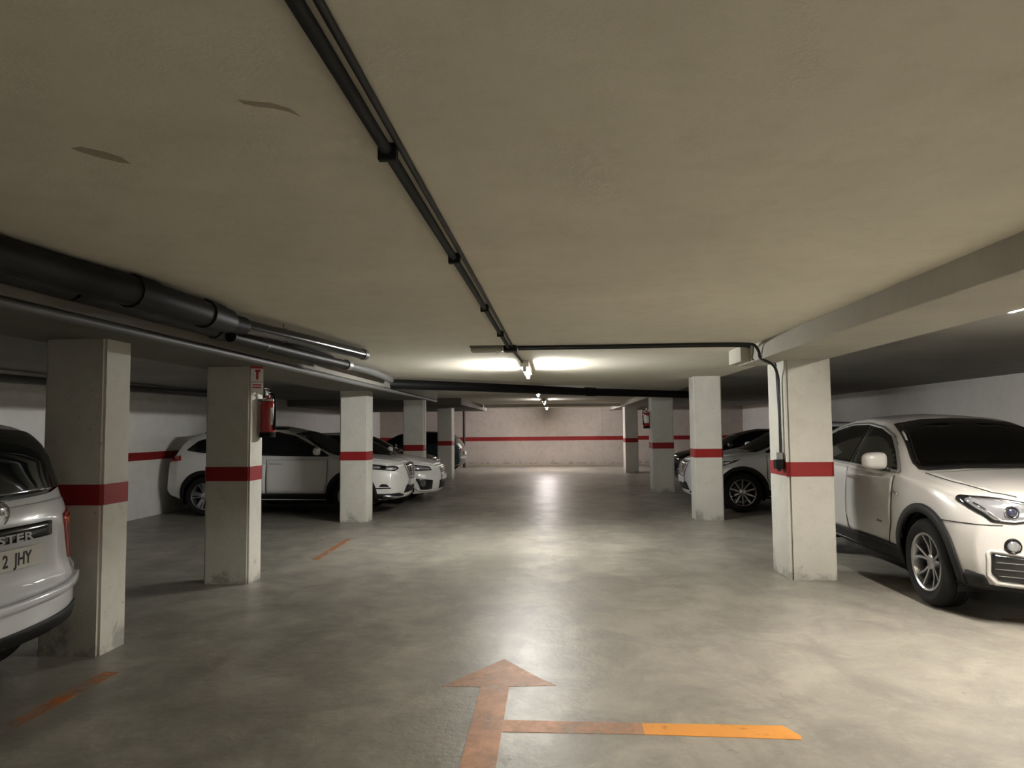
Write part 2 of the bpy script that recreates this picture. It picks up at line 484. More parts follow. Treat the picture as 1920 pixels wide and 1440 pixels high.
# ------------------------------------------------------------------ pillars
def pillar(x0, x1, y0, y1, z1, label, chamfer=0.02):
    o = empty('concrete_pillar', ((x0 + x1) / 2, (y0 + y1) / 2, 0), 0, label, 'pillar', 'red-banded pillars along both sides of the aisle')
    hx, hy = (x1 - x0) / 2, (y1 - y0) / 2
    bm = bmesh.new()
    nz = 24
    box(bm, -hx, hx, -hy, hy, -0.01, z1, bevel=0)
    es = [e for e in bm.edges if abs(e.verts[0].co.z - e.verts[1].co.z) > 0.5]
    bmesh.ops.bevel(bm, geom=es, offset=chamfer, segments=2, affect='EDGES')
    bmesh.ops.bisect_plane(bm, geom=bm.verts[:] + bm.edges[:] + bm.faces[:], plane_co=(0, 0, 1), plane_no=(0, 0, 1))
    for k in range(1, nz):
        bmesh.ops.bisect_plane(bm, geom=bm.verts[:] + bm.edges[:] + bm.faces[:], plane_co=(0, 0, z1 * k / nz), plane_no=(0, 0, 1))
    for v in bm.verts:
        if 0.05 < v.co.z < z1 - 0.05:
            v.co.x += random.uniform(-.0006, .0006)
            v.co.y += random.uniform(-.0006, .0006)
    obj('shaft', bm, M['pillar'], o)
    bm = bmesh.new()
    e = 0.004
    hx2, hy2 = hx + e, hy + e
    c = chamfer + .002
    loop = [(-hx2 + c, -hy2), (hx2 - c, -hy2), (hx2, -hy2 + c), (hx2, hy2 - c), (hx2 - c, hy2), (-hx2 + c, hy2), (-hx2, hy2 - c), (-hx2, -hy2 + c)]
    prism(bm, loop, 1.005, 1.145, 'xy')
    obj('red_band', bm, M['red'], o)
    return o
PL = [
    (-3.50, -3.07, 4.74, 5.05, 2.145, 'nearest left pillar, beside the white car rear'),
    (-3.47, -3.02, 6.98, 7.30, 2.145, 'second left pillar, carrying a fire extinguisher and sign'),
    (-3.52, -3.06, 11.62, 11.98, 2.145, 'third left pillar, in front of the white crossover front wheel'),
    (-3.50, -3.03, 16.45, 16.85, 2.325, 'fourth left pillar, with a thin pipe on its corner'),
    (-3.53, -3.10, 21.5, 22.1, 2.145, 'farthest left pillar, grey in shade with a bright edge'),
    (2.28, 2.73, 7.27, 7.87, 2.18, 'nearest right pillar, with cable and black switch box beside the white coupe-like car'),
    (2.25, 2.70, 11.85, 12.25, 2.325, 'second right pillar, in front of the white car nose and wheel'),
    (2.26, 2.75, 16.97, 17.6, 2.205, 'third right pillar, carrying a red fire extinguisher'),
    (2.32, 2.74, 24.1, 24.9, 2.205, 'farthest right pillar, close to the end wall'),
]
for a in PL: pillar(*a, chamfer=0.03 if a[1] > 2.7 and a[2] < 8 else 0.018)

# ------------------------------------------------------------------ floor markings
def flat(name, poly, m, label, cat, z=0.0025, group=None):
    bm = bmesh.new()
    prism(bm, poly, -0.002, z, 'xy')
    return tag(obj(name, bm, m), label, cat, group)
flat('floor_arrow', [(-0.44, 2.9), (-0.28, 2.9), (-0.285, 4.28), (-0.01, 4.31), (-0.12, 4.44), (-0.35, 4.78), (-0.55, 4.47), (-0.68, 4.27), (-0.45, 4.27)], M['orange_faded'], 'faded orange arrow painted on the floor pointing down the aisle', 'arrow')
flat('floor_line', [(-0.28, 3.655), (0.42, 3.65), (0.42, 3.785), (-0.28, 3.80)], M['orange_faded'], 'faded part of the orange cross line joining the arrow shaft', 'painted line')
flat('floor_line', [(0.42, 3.65), (1.16, 3.62), (1.17, 3.66), (1.12, 3.78), (0.42, 3.785)], M['orange'], 'bright orange painted bar right of the floor arrow', 'painted line')
flat('floor_line', [(-2.87, 2.6), (-2.77, 2.6), (-2.74, 4.45), (-2.84, 4.45)], M['orange_worn'], 'worn orange bay line behind the white car rear at lower left', 'painted line')
flat('floor_line', [(-2.84, 8.3), (-2.76, 8.3), (-2.82, 9.9), (-2.89, 9.9)], M['orange_worn'], 'thin orange bay line between the second and third left pillars', 'painted line')
flat('floor_line', [(3.42, 5.80), (4.9, 5.86), (4.9, 5.95), (3.42, 5.89)], M['orange_worn'], 'short orange line under the nose of the white car at right', 'painted line')

# ------------------------------------------------------------------ pipes and conduits
def pipe(name, pts, r, m, label, cat='pipe', group=None, seg=14, sm=True, n=6, parts=()):
    bm = bmesh.new()
    P = smooth_path(pts, n) if sm else pts
    tube(bm, P, r, seg)
    o = obj(name, bm, m, smooth=True, angle=50)
    tag(o, label, cat, group)
    for nm, p0, p1, rr, mm in parts:
        b2 = bmesh.new()
        tube(b2, [p0, p1], rr, seg)
        obj(nm, b2, mm, o, smooth=True, angle=50)
    return o
pipe('drain_pipe', [(-2.575, -4, 2.109), (-2.575, 3, 2.109), (-2.575, 9, 2.109), (-2.575, 15.5, 2.109)], 0.03, M['pipe_grey'], 'long thin grey pipe along the edge of the left beam')
pipe('drain_pipe', [(-2.47, -4, 2.24), (-2.47, 2.8, 2.24), (-2.46, 3.6, 2.24), (-2.44, 5.0, 2.24), (-2.42, 7.3, 2.24), (-2.42, 7.6, 2.24)], 0.068, M['pipe_black'], 'thick black drain pipe running beside the left beam',
     parts=(('coupling', (-2.47, 2.2, 2.24), (-2.47, 2.42, 2.24), 0.076, M['pipe_black']), ('coupling', (-2.44, 5.0, 2.24), (-2.44, 5.15, 2.24), 0.076, M['pipe_black'])))
pipe('drain_pipe', [(-2.30, 2.6, 2.24), (-2.26, 3.1, 2.235), (-2.17, 3.6, 2.225), (-2.14, 4.2, 2.22), (-2.155, 4.6, 2.225)], 0.08, M['pipe_black'], 'bulging black pipe bend under the ceiling above the nearest left pillar',
     parts=(('coupling', (-2.18, 3.55, 2.226), (-2.162, 3.72, 2.224), 0.09, M['pipe_black']), ('coupling', (-2.14, 4.25, 2.22), (-2.148, 4.45, 2.222), 0.09, M['pipe_black'])))
pipe('drain_pipe', [(-2.17, 4.72, 2.225), (-2.02, 5.8, 2.235), (-1.90, 7.05, 2.25)], 0.05, M['pipe_gloss'], 'glossy black straight pipe with a bright highlight ending mid ceiling',
     parts=(('coupling', (-2.18, 4.66, 2.225), (-2.155, 4.85, 2.227), 0.062, M['pipe_black']), ('end_cap', (-1.905, 7.0, 2.25), (-1.897, 7.08, 2.25), 0.056, M['pipe_grey'])))
pipe('drain_pipe', [(-2.29, 4.95, 2.17), (-2.24, 6.2, 2.175), (-2.17, 7.4, 2.18)], 0.042, M['pipe_black'], 'slim black pipe below the glossy pipe on the left',
     parts=(('end_cap', (-2.172, 7.36, 2.18), (-2.166, 7.46, 2.18), 0.055, M['galv']),))
pipe('drain_pipe', [(-2.38, 7.75, 2.235), (-2.32, 9.0, 2.235), (-2.44, 10.6, 2.235)], 0.045, M['pipe_grey'], 'grey drain pipe running from the left pipe bundle to the third pillar')
pipe('cross_pipe', [(-2.62, 11.1, 2.215), (-1.27, 12.35, 2.215), (0.42, 14.15, 2.215), (2.2, 15.55, 2.215), (3.3, 16.4, 2.215)], 0.078, M['pipe_black'], 'black pipe crossing the aisle diagonally under the ceiling', sm=False,
     parts=(('coupling', (0.60, 14.29, 2.215), (0.80, 14.45, 2.215), 0.09, M['pipe_black']),))
pipe('wall_pipe', [(-7.05, -2, 2.17), (-7.05, 8.5, 2.2), (-7.05, 14.5, 2.25)], 0.055, M['pipe_grey'], 'grey pipe along the top of the left wall')
pipe('down_pipe', [(-3.55, 28.0, 0.0), (-3.55, 28.0, 2.1), (-3.55, 28.0, 2.31)], 0.05, mat('brown_down_pipe', (0.035, 0.012, 0.01), 0.5), 'dark brown vertical pipe in front of the end wall')
pipe('corner_pipe', [(-3.0, 16.5, 1.05), (-3.0, 16.5, 2.3)], 0.014, M['white_plastic'], 'thin white pipe down the corner of the fourth left pillar', sm=False)
def hanger(o, x, y, zp, rr):
    b = bmesh.new()
    n = 14
    ring = [Vector((x + (rr + .004) * math.cos(a), y, zp + (rr + .004) * math.sin(a))) for a in [2 * math.pi * k / n for k in range(n + 1)]]
    tube(b, ring, .004, 6, caps=False)
    tube(b, [(x, y, zp + rr), (x, y, ZC)], .005, 6)
    obj('hanger', b, M['galv'], o)
for o in [q for q in col.objects if q.name.startswith('drain_pipe')]:
    if 'slim black' in o.get('label', ''):
        hanger(o, -2.275, 5.5, 2.172, .042)
    if 'glossy' in o.get('label', ''):
        hanger(o, -2.08, 5.4, 2.231, .05)
    if 'thin grey pipe' in o.get('label', ''):
        pass
# conduit along the aisle ceiling
def strap_set(o, spots, half=0.05, along='y'):
    for x, y in spots:
        b = bmesh.new()
        if along == 'y': box(b, x - half, x + half, y - .012, y + .012, ZC - .05, ZC, bevel=.004)
        else: box(b, x - .012, x + .012, y - half, y + half, ZC - .05, ZC, bevel=.004)
        obj('clip', b, M['conduit'], o)
c1 = pipe('ceiling_conduit', [(-0.475, -4.5, ZC - .02), (-0.475, 1.2, ZC - .02), (-0.46, 4, ZC - .02), (-0.45, 7.05, ZC - .02)], 0.0165, M['conduit'], 'dark conduit running down the middle of the ceiling', 'conduit')
strap_set(c1, [(-0.475, 0.9), (-0.47, 2.0), (-0.46, 3.3), (-0.455, 4.7), (-0.45, 6.0)], 0.028)
bm = bmesh.new()
tube(bm, smooth_path([(-0.435, -4.5, ZC - .012), (-0.435, 1.2, ZC - .012), (-0.42, 4, ZC - .012), (-0.41, 7.05, ZC - .012)]), 0.010, 10)
tag(obj('ceiling_cable', bm, M['cable'], smooth=True), 'thin black cable beside the middle ceiling conduit', 'cable')
pipe('ceiling_conduit', [(-0.43, 7.2, ZC - .02), (-0.40, 8.2, ZC - .02), (-0.37, 9.2, ZC - .02)], 0.013, M['conduit'], 'short dark conduit from the junction box to the lit lamp', 'conduit')
bm = bmesh.new()
box(bm, -0.50, -0.37, 7.03, 7.19, ZC - .06, ZC, bevel=.01)
jb = obj('junction_box', bm, M['conduit'])
tag(jb, 'dark square junction box where the ceiling conduits meet', 'junction box')
for k, (yy, dz) in enumerate(((7.06, 2.19), (7.22, 2.20))):
    P = [(-0.362, yy, ZC - .02), (0.6, yy, ZC - .02), (1.5, yy - .02, ZC - .02), (1.84, yy - .02, ZC - .025), (1.93, yy - .02, ZC - .04)]
    if k == 0:
        P += [(1.975, yy, 2.22), (2.0, yy + .03, 2.16), (2.17, yy + .22, 2.11), (2.235, yy + .30, 2.02), (2.25, yy + .32, 1.9), (2.25, yy + .32, 1.5), (2.25, yy + .32, 1.22)]
    pipe('cross_conduit', P, 0.0145, M['cable'], ('nearer of two black conduits crossing the ceiling, dropping down the nearest right pillar' if k == 0 else 'farther of two parallel black conduits crossing the ceiling, ending at the right beam'), 'conduit', seg=10)
pipe('thin_cable', [(2.0 - .006, 7.32, ZC - .01), (1.99, 7.32, 2.24), (1.99, 7.33, 2.17), (2.12, 7.45, 2.16), (2.26, 7.52, 2.15), (2.265, 7.50, 2.0), (2.265, 7.44, 1.4), (2.262, 7.42, 1.25)], 0.006, M['cable'], 'thin grey cable looping down beside the conduit on the right pillar', 'cable', seg=8)
# switch box on the right pillar
sb = empty('switch_box', (2.28, 7.40, 1.12), 0, 'black switch box hanging on the nearest right pillar above the red stripe', 'switch box')
b = bmesh.new(); box(b, -.085, 0, -.05, .05, -.045, .045, bevel=.006); obj('box_body', b, M['ext_black'], sb)
b = bmesh.new(); box(b, -.06, -.005, -.035, .035, .045, .12, bevel=.008); obj('cable_gland', b, M['grey_plastic'], sb)
b = bmesh.new(); tube(b, [(-.045, 0, -.045), (-.045, 0, -.07)], .02, 12); obj('socket', b, M['cable'], sb)

# ------------------------------------------------------------------ lamps
def batten(loc, length, strength, color, label, width=.10):
    x, y, z = loc
    o = empty('fluorescent_lamp', (x, y, ZC), 0, label, 'ceiling lamp', 'fluorescent ceiling lamps')
    d = z - ZC
    b = bmesh.new()
    box(b, -width / 2, width / 2, -length / 2 - .03, length / 2 + .03, min(d + .035, -.012), 0, bevel=.008)
    obj('housing', b, M['white_plastic'], o)
    b = bmesh.new()
    tube(b, [(0, -length / 2, d), (0, length / 2, d)], .02, 14)
    em = mat('tube_light', (1, 1, 1), 0.5, emit=color, es=strength)
    obj('tube', b, em, o, smooth=True, angle=50)
    for s in (-1, 1):
        b = bmesh.new()
        box(b, -.022, .022, s * (length / 2 + .012) - .012, s * (length / 2 + .012) + .012, d - .022, d + .04, bevel=.004)
        obj('tube_holder', b, M['white_plastic'], o)
    return o
LL = ['short lit tube lamp on the aisle ceiling, nearest of the aisle row', 'second lit lamp of the aisle row, just beyond the black cross pipe', 'third lit lamp of the aisle row, small and far near the end wall', 'bright tube lamp over the right bay at the photo edge', 'tube lamp on the ceiling behind the viewpoint', 'unseen tube lamp added behind the viewpoint to brighten the near ceiling', 'unseen tube lamp added to brighten the end wall']
for (nm, loc, ln, al, st, cc), lb in zip(LAMPS, LL):
    batten(loc, ln, st, cc, lb)
# unlit emergency luminaire
el = empty('emergency_light', (-0.66, 7.10, ZC), 0, 'unlit clear emergency light beside the junction box', 'emergency light')
b = bmesh.new(); box(b, -.175, .16, -.06, .06, -.018, 0, bevel=.005); obj('base_plate', b, M['grey_plastic'], el)
b = bmesh.new(); box(b, -.165, .15, -.052, .052, -.06, -.018, bevel=.014, seg=3); obj('diffuser', b, M['diffuser'], el, smooth=True, angle=50)
b = bmesh.new(); bmesh.ops.create_uvsphere(b, u_segments=12, v_segments=8, radius=.014); bmesh.ops.translate(b, vec=(.10, -.03, -.068), verts=b.verts); obj('indicator', b, M['label_white'], el, smooth=True)

# ------------------------------------------------------------------ fire extinguishers and sign
def extinguisher(loc, side, label, turn=0):
    # side = +1: bracket is toward -x
    o = empty('fire_extinguisher', loc, 0, label, 'fire extinguisher', 'wall-hung red fire extinguishers')
    A0 = turn
    o.scale = (1, 1, .84)
    b = bmesh.new()
    lathe(b, [(0.0, 0), (.065, 0), (.075, .012), (.075, .37), (.068, .41), (.045, .445), (.022, .455), (.022, .48), (0, .48)], 28)
    bmesh.ops.remove_doubles(b, verts=b.verts, dist=1e-5)
    obj('cylinder', b, M['ext_red'], o, smooth=True, angle=40)
    b = bmesh.new()
    lathe(b, [(.0, -.03), (.07, -.03), (.079, -.02), (.079, .03), (.074, .035)], 28)
    bmesh.ops.remove_doubles(b, verts=b.verts, dist=1e-5)
    obj('base_ring', b, M['ext_black'], o, smooth=True, angle=40)
    b = bmesh.new()
    lathe(b, [(.0, .48), (.024, .48), (.024, .52), (.012, .53), (0, .53)], 16)
    box(b, -.01, .01, -.06, .02, .525, .537, bevel=.003)
    box(b, -.01, .01, -.075, .01, .555, .567, bevel=.003)
    obj('valve_handle', b, M['chrome'], o, smooth=True, angle=40)
    b = bmesh.new()
    tube(b, smooth_path([(side * .02, -.01, .50), (side * .07, -.03, .49), (side * .09, -.04, .40), (side * .085, -.03, .2), (side * .082, -.03, .06)]), .011, 10)
    obj('hose', b, M['ext_black'], o, smooth=True)
    b = bmesh.new()
    n = 12
    for k in range(n):
        a0 = A0 - math.pi * .9 + math.pi * .8 * k / n
        a1 = A0 - math.pi * .9 + math.pi * .8 * (k + 1) / n
        r = .0762
        b.faces.new([b.verts.new((r * math.cos(a), r * math.sin(a), z)) for a, z in ((a0, .12), (a1, .12), (a1, .33), (a0, .33))])
    bmesh.ops.remove_doubles(b, verts=b.verts, dist=1e-5)
    obj('instruction_label', b, M['label_white'], o, smooth=True)
    b = bmesh.new()
    for k in range(4):
        a0, a1 = A0 - math.pi * .75 + .12 * k, A0 - math.pi * .75 + .12 * (k + 1)
        b.faces.new([b.verts.new((.0768 * math.cos(a), .0768 * math.sin(a), z)) for a, z in ((a0, .13), (a1, .13), (a1, .17), (a0, .17))])
    obj('green_sticker', b, M['label_green'], o)
    b = bmesh.new()
    box(b, -side * .13, -side * .07, -.02, .02, .40, .44, bevel=.003) if side > 0 else box(b, .07, .13, -.02, .02, .40, .44, bevel=.003)
    lathe(b, [(.076, .41), (.079, .41), (.079, .435), (.076, .435)], 24, close=True)
    obj('bracket', b, M['galv'], o)
    return o
extinguisher((-2.93, 7.205, 1.455), 1, 'dark red fire extinguisher on the second left pillar under its sign', R(115))
extinguisher((2.165, 17.25, 1.50), -1, 'bright red fire extinguisher on the third right pillar', R(-30))
# V-shaped extinguisher sign
sg = empty('extinguisher_sign', (-3.02, 7.05, 2.0), 0, 'white and red folded extinguisher sign above the dark red extinguisher', 'sign')
def vface(bm, z0, z1, u0, u1, off, mi=0, side=-1):
    # points on the camera side wing: from the pillar to the apex
    A = Vector((0.0, side * .065, 0)); B = Vector((.10, 0, 0))
    nrm = Vector((B.y - A.y, A.x - B.x, 0)).normalized() * (1 if side < 0 else -1)
    P = lambda u, z: A.lerp(B, u) + nrm * off + Vector((0, 0, z))
    f = bm.faces.new([bm.verts.new(P(u, z)) for u, z in ((u0, z0), (u1, z0), (u1, z1), (u0, z1))])
    f.material_index = mi
b = bmesh.new()
for s in (-1, 1):
    A = (0.0, s * .065); B = (.10, 0.0)
    b.faces.new([b.verts.new(p) for p in ((A[0], A[1], -.10), (B[0], B[1], -.15), (B[0], B[1], .17), (A[0], A[1], .17))])
sp = obj('panel', b, M['label_white'], sg)
md = sp.modifiers.new('thick', 'SOLIDIFY'); md.thickness = .003; md.offset = 0
b = bmesh.new()
for s in (-1, 1):
    o1 = .003
    for z0, z1, u0, u1 in ((.12, .17, .0, 1), (.01, .10, .42, .62), (.085, .11, .35, .75), (-.075, -.062, .15, .85), (-.05, -.037, .15, .85)):
        b = bmesh.new()
        vface(b, z0, z1, u0, u1, o1, 0, s)
        obj('red_print', b, M['sign_red'], sg)
tm = text_mesh('EXTINTOR', .023, .0005)
ang = math.atan2(.065, .10)
for v in tm.verts: v.co = Vector((v.co.x, -v.co.z, v.co.y))
bmesh.ops.rotate(tm, cent=(0, 0, 0), matrix=Matrix.Rotation(ang, 3, 'Z'), verts=tm.verts)
bmesh.ops.translate(tm, vec=(.052, -.0345, -.015), verts=tm.verts)
obj('lettering', tm, M['sign_red'], sg)

# ------------------------------------------------------------------ cars
def pchip(xs, ys, x):
    xs = np.array(xs, float); ys = np.array(ys, float); x = np.asarray(x, float)
    h = np.diff(xs); d = np.diff(ys) / h
    m = np.zeros(len(xs)); m[0] = d[0]; m[-1] = d[-1]
    for i in range(1, len(xs) - 1):
        if d[i - 1] * d[i] > 0:
            w1 = 2 * h[i] + h[i - 1]; w2 = h[i] + 2 * h[i - 1]
            m[i] = (w1 + w2) / (w1 / d[i - 1] + w2 / d[i])
    i = np.clip(np.searchsorted(xs, x) - 1, 0, len(h) - 1)
    t = np.clip((x - xs[i]) / h[i], 0, 1)
    return (2 * t**3 - 3 * t**2 + 1) * ys[i] + (t**3 - 2 * t**2 + t) * h[i] * m[i] + (-2 * t**3 + 3 * t**2) * ys[i + 1] + (t**3 - t**2) * h[i] * m[i + 1]

def inpoly(x, y, poly):
    c = False
    n = len(poly)
    j = n - 1
    for i in range(n):
        xi, yi = poly[i]; xj, yj = poly[j]
        if (yi > y) != (yj > y) and x < (xj - xi) * (y - yi) / (yj - yi) + xi: c = not c
        j = i
    return c

def rounded(poly, r=0.03, n=4):
    """round the corners of a polygon"""
    out = []
    m = len(poly)
    for i in range(m):
        p = Vector(poly[i]); a = Vector(poly[i - 1]); b = Vector(poly[(i + 1) % m])
        da, db = (a - p), (b - p)
        ra = min(r, da.length * .45); rb = min(r, db.length * .45)
        s, e = p + da.normalized() * ra, p + db.normalized() * rb
        for k in range(n + 1):
            t = k / n
            q = s * (1 - t) ** 2 + p * 2 * t * (1 - t) + e * t * t
            out.append((q.x, q.y))
    return out

class Car:
    """x runs from the nose (0) to the tail (L) in the tables; local X = L/2 - x (nose at +X), Y left, Z up"""
    def __init__(s, S, name, loc, rz, label, group=None):
        s.S = S
        s.L = S['L']
        s.root = empty(name, loc, rz, label, 'car', group)
        s.build_surface()

    def X(s, x): return s.L / 2 - x

    def build_surface(s):
        S = s.S; L = s.L
        T = lambda key, x: pchip([p[0] for p in S[key]], [p[1] for p in S[key]], x)
        st = [0.0, .02, .06] + list(np.arange(.12, L - .1, .04)) + [L - .06, L - .02, L]
        st = np.array(st)
        zt, zs, zb, wm, wb, wr, cr = [T(k, st) for k in ('zt', 'zs', 'zb', 'wm', 'wb', 'wr', 'cr')]
        rings = []
        for i in range(len(st)):
            wl = wm[i] - .05
            hh = zs[i] - zb[i]
            ze = zt[i] - cr[i]
            F = np.array((wb[i], zs[i])); H = np.array((wr[i], ze))
            d = H - F
            pts = [(0, zb[i]), (wl * .6, zb[i]), (wl - .10, zb[i]), (wl - .015, zb[i] + .012), (wl, zb[i] + .05),
                   (wm[i] - .006, zb[i] + .30 * hh), (wm[i], zb[i] + .52 * hh), (wm[i] - .004, zb[i] + .70 * hh),
                   ((wm[i] + 2 * wb[i]) / 3 + .004, zb[i] + .90 * hh), (F[0], F[1] - .015), (F[0] - .012, F[1] + .006),
                   tuple(F + d * .35 + np.array((.012, 0))), tuple(F + d * .72 + np.array((.014, 0))), tuple(F + d * .95), (H[0] - .035, H[1] + .016),
                   (wr[i] * .72, ze + cr[i] * .52), (wr[i] * .4, ze + cr[i] * .86), (0, zt[i])]
            P = [np.array(p, float) for p in pts]
            for _ in range(2):
                Q = [P[0]]
                for a, b in zip(P, P[1:]):
                    Q += [a * .75 + b * .25, a * .25 + b * .75]
                Q.append(P[-1])
                P = Q
            rings.append(np.array(P))
        rings = np.array(rings)          # (n, m, 2)
        n, m, _ = rings.shape
        def deform(x, y, z):
            f = max(0, 1 - x / S.get('bow_len', .9)) ** 1.6
            y_ = abs(y) / (S['W'] / 2)
            x2 = x + f * (S.get('bow', .22) * y_ ** 2.6)
            # fascia side profile
            x2 += f * np.interp(z, [p[0] for p in S['nose']], [p[1] for p in S['nose']])
            g = max(0, 1 - (L - x) / .7) ** 1.6
            x2 -= g * (S.get('bow_r', .16) * y_ ** 2.8)
            x2 -= g * np.interp(z, [p[0] for p in S['tail']], [p[1] for p in S['tail']])
            return x2
        bm = bmesh.new()
        grid = []
        def addring(x, P):
            row = []
            for k in range(m):
                y, z = P[k]
                row.append(bm.verts.new((s.X(deform(x, y, z)), -y, z)))
            for k in range(m - 2, 0, -1):
                y, z = P[k]
                row.append(bm.verts.new((s.X(deform(x, -y, z)), y, z)))
            grid.append(row)
        def capring(P, f):
            c = np.array((0, (P[0][1] + P[-1][1]) / 2))
            return c + (P - c) * f
        for f in (.06, .2, .35, .5, .65, .8, .92): addring(0.0, capring(rings[0], f * .985))
        for i in range(n): addring(st[i], rings[i] if 0 < i < n - 1 else capring(rings[i], .985))
        for f in (.92, .8, .65, .5, .35, .2, .06): addring(L, capring(rings[-1], f * .985))
        q = len(grid[0])
        for a, b in zip(grid, grid[1:]):
            for k in range(q):
                bm.faces.new((a[k], a[(k + 1) % q], b[(k + 1) % q], b[k]))
        bm.faces.new(grid[0][::-1]); bm.faces.new(grid[-1])
        bmesh.ops.recalc_face_normals(bm, faces=bm.faces)
        s.bm = bm
        s.bvh = BVHTree.FromBMesh(bm)

    # --- projection helpers: frames map (u, v) to a ray
    def frame(s, kind):
        X = s.X
        if kind == 'right': return lambda u, v: (Vector((X(u), -3, v)), Vector((0, 1, 0)))      # car's right-hand side (local -Y)
        if kind == 'left': return lambda u, v: (Vector((X(u), 3, v)), Vector((0, -1, 0)))
        if kind == 'front': return lambda u, v: (Vector((4, u, v)), Vector((-1, 0, 0)))
        if kind == 'rear': return lambda u, v: (Vector((-4, u, v)), Vector((1, 0, 0)))
        if kind == 'top': return lambda u, v: (Vector((X(u), v, 4)), Vector((0, 0, -1)))
        if kind[0] == 'diag':       # (diag, sign of y side, angle): horizontal direction from front towards that side; u = distance along the tangent
            _, sg, a = kind
            d = Vector((math.cos(a), sg * math.sin(a), 0))
            tdir = Vector((-math.sin(a), sg * math.cos(a), 0))
            o = Vector((X(.45), 0, 0))
            return lambda u, v: (o + d * 4 + tdir * u + Vector((0, 0, v)), -d)
    def cast(s, fr, u, v, off):
        o, d = fr(u, v)
        hit, nrm, _, _ = s.bvh.ray_cast(o, d, 12)
        if hit is None:
            hit, nrm, _, _ = s.bvh.find_nearest(o + d * 3.2)
        if nrm.dot(d) > 0: nrm = -nrm
        return hit + nrm * off

    def patch(s, name, kind, poly, off, m, parent=None, res=.035, rnd=.0, thick=.006, smooth=True, mi=None):
        fr = s.frame(kind)
        if rnd > 0: poly = rounded(poly, rnd)
        bm = bmesh.new()
        bm.faces.new([bm.verts.new((u, v, 0)) for u, v in poly])
        us = [p[0] for p in poly]; vs = [p[1] for p in poly]
        for lo, hi, no in ((min(us), max(us), (1, 0, 0)), (min(vs), max(vs), (0, 1, 0))):
            k = lo + res
            while k < hi:
                bmesh.ops.bisect_plane(bm, geom=bm.verts[:] + bm.edges[:] + bm.faces[:], plane_co=(k * no[0], k * no[1], 0), plane_no=no)
                k += res
        for v in bm.verts:
            v.co = s.cast(fr, v.co.x, v.co.y, off)
        bmesh.ops.recalc_face_normals(bm, faces=bm.faces)
        # face outwards
        f0 = max(bm.faces, key=lambda f: f.calc_area())
        o, d = fr(*( (sum(us) / len(us)), (sum(vs) / len(vs)) ))
        if f0.normal.dot(d) > 0: bmesh.ops.reverse_faces(bm, faces=bm.faces)
        ob = obj(name, bm, m, parent or s.root, smooth=smooth)
        if thick:
            md = ob.modifiers.new('thick', 'SOLIDIFY'); md.thickness = thick; md.offset = -1
        return ob

    def ribbon(s, name, kind, pts, width, off, m, parent=None, closed=False, res=.03, thick=.004, cross=1):
        fr = s.frame(kind)
        P = [Vector(p) for p in pts]
        if closed: P.append(P[0])
        Q = []
        for a, b in zip(P, P[1:]):
            k = max(1, int((b - a).length / res))
            for i in range(k): Q.append(a.lerp(b, i / k))
        Q.append(P[-1])
        bm = bmesh.new()
        rows = []
        n = len(Q)
        for i, p in enumerate(Q):
            a = Q[i - 1] if i > 0 else (Q[-2] if closed else Q[0])
            b = Q[i + 1] if i < n - 1 else (Q[1] if closed else Q[-1])
            t = (b - a).normalized()
            nn = Vector((-t.y, t.x))
            w = width(i / (n - 1)) if callable(width) else width
            rows.append([bm.verts.new(s.cast(fr, *(p + nn * w * (j / cross - .5)), off)) for j in range(cross + 1)])
        for a, b in zip(rows, rows[1:]):
            for j in range(cross):
                bm.faces.new((a[j], a[j + 1], b[j + 1], b[j]))
        if closed: bmesh.ops.remove_doubles(bm, verts=bm.verts, dist=1e-4)
        bmesh.ops.recalc_face_normals(bm, faces=bm.faces)
        bm.faces.ensure_lookup_table()
        f0 = bm.faces[len(bm.faces) // 2]
        o, d = fr(*Q[len(Q) // 2])
        if f0.normal.dot(d) > 0: bmesh.ops.reverse_faces(bm, faces=bm.faces)
        ob = obj(name, bm, m, parent or s.root, smooth=True)
        if thick:
            md = ob.modifiers.new('thick', 'SOLIDIFY'); md.thickness = thick; md.offset = -1
        return ob

    def finish_body(s, paint_m, holes=()):
        """delete body faces under wheel arches and open windows, then link the body"""
        S = s.S
        dele = []
        for f in s.bm.faces:
            c = f.calc_center_median()
            x = s.L / 2 - c.x
            if abs(c.y) > .45:
                for ax in S['axles']:
                    if (x - ax) ** 2 + (c.z - S['r']) ** 2 < (S['arch'] + .012) ** 2:
                        dele.append(f); break
                else:
                    for kind, poly in holes:
                        if kind == 'side' and c.z > .9 and abs(f.normal.y) > .5 and inpoly(x, c.z, poly): dele.append(f); break
                        if kind == 'front' and f.normal.x > .03 and x > .9 and c.z > 1.0 and inpoly(c.y, c.z, poly): dele.append(f); break
                continue
            for kind, poly in holes:
                if kind == 'front' and f.normal.x > .03 and x > .9 and c.z > 1.0 and inpoly(c.y, c.z, poly): dele.append(f); break
        bmesh.ops.delete(s.bm, geom=list(set(dele)), context='FACES')
        if S.get('clad', True):
            for f in s.bm.faces:
                if f.calc_center_median().z < S.get('sill', .28) + .005: f.material_index = 2
        ob = obj('body', s.bm, [paint_m, M['interior'], M['cladding']], s.root, smooth=True)
        if holes:
            md = ob.modifiers.new('thick', 'SOLIDIFY'); md.thickness = .02; md.offset = -1; md.material_offset = 1; md.material_offset_rim = 1
        return ob

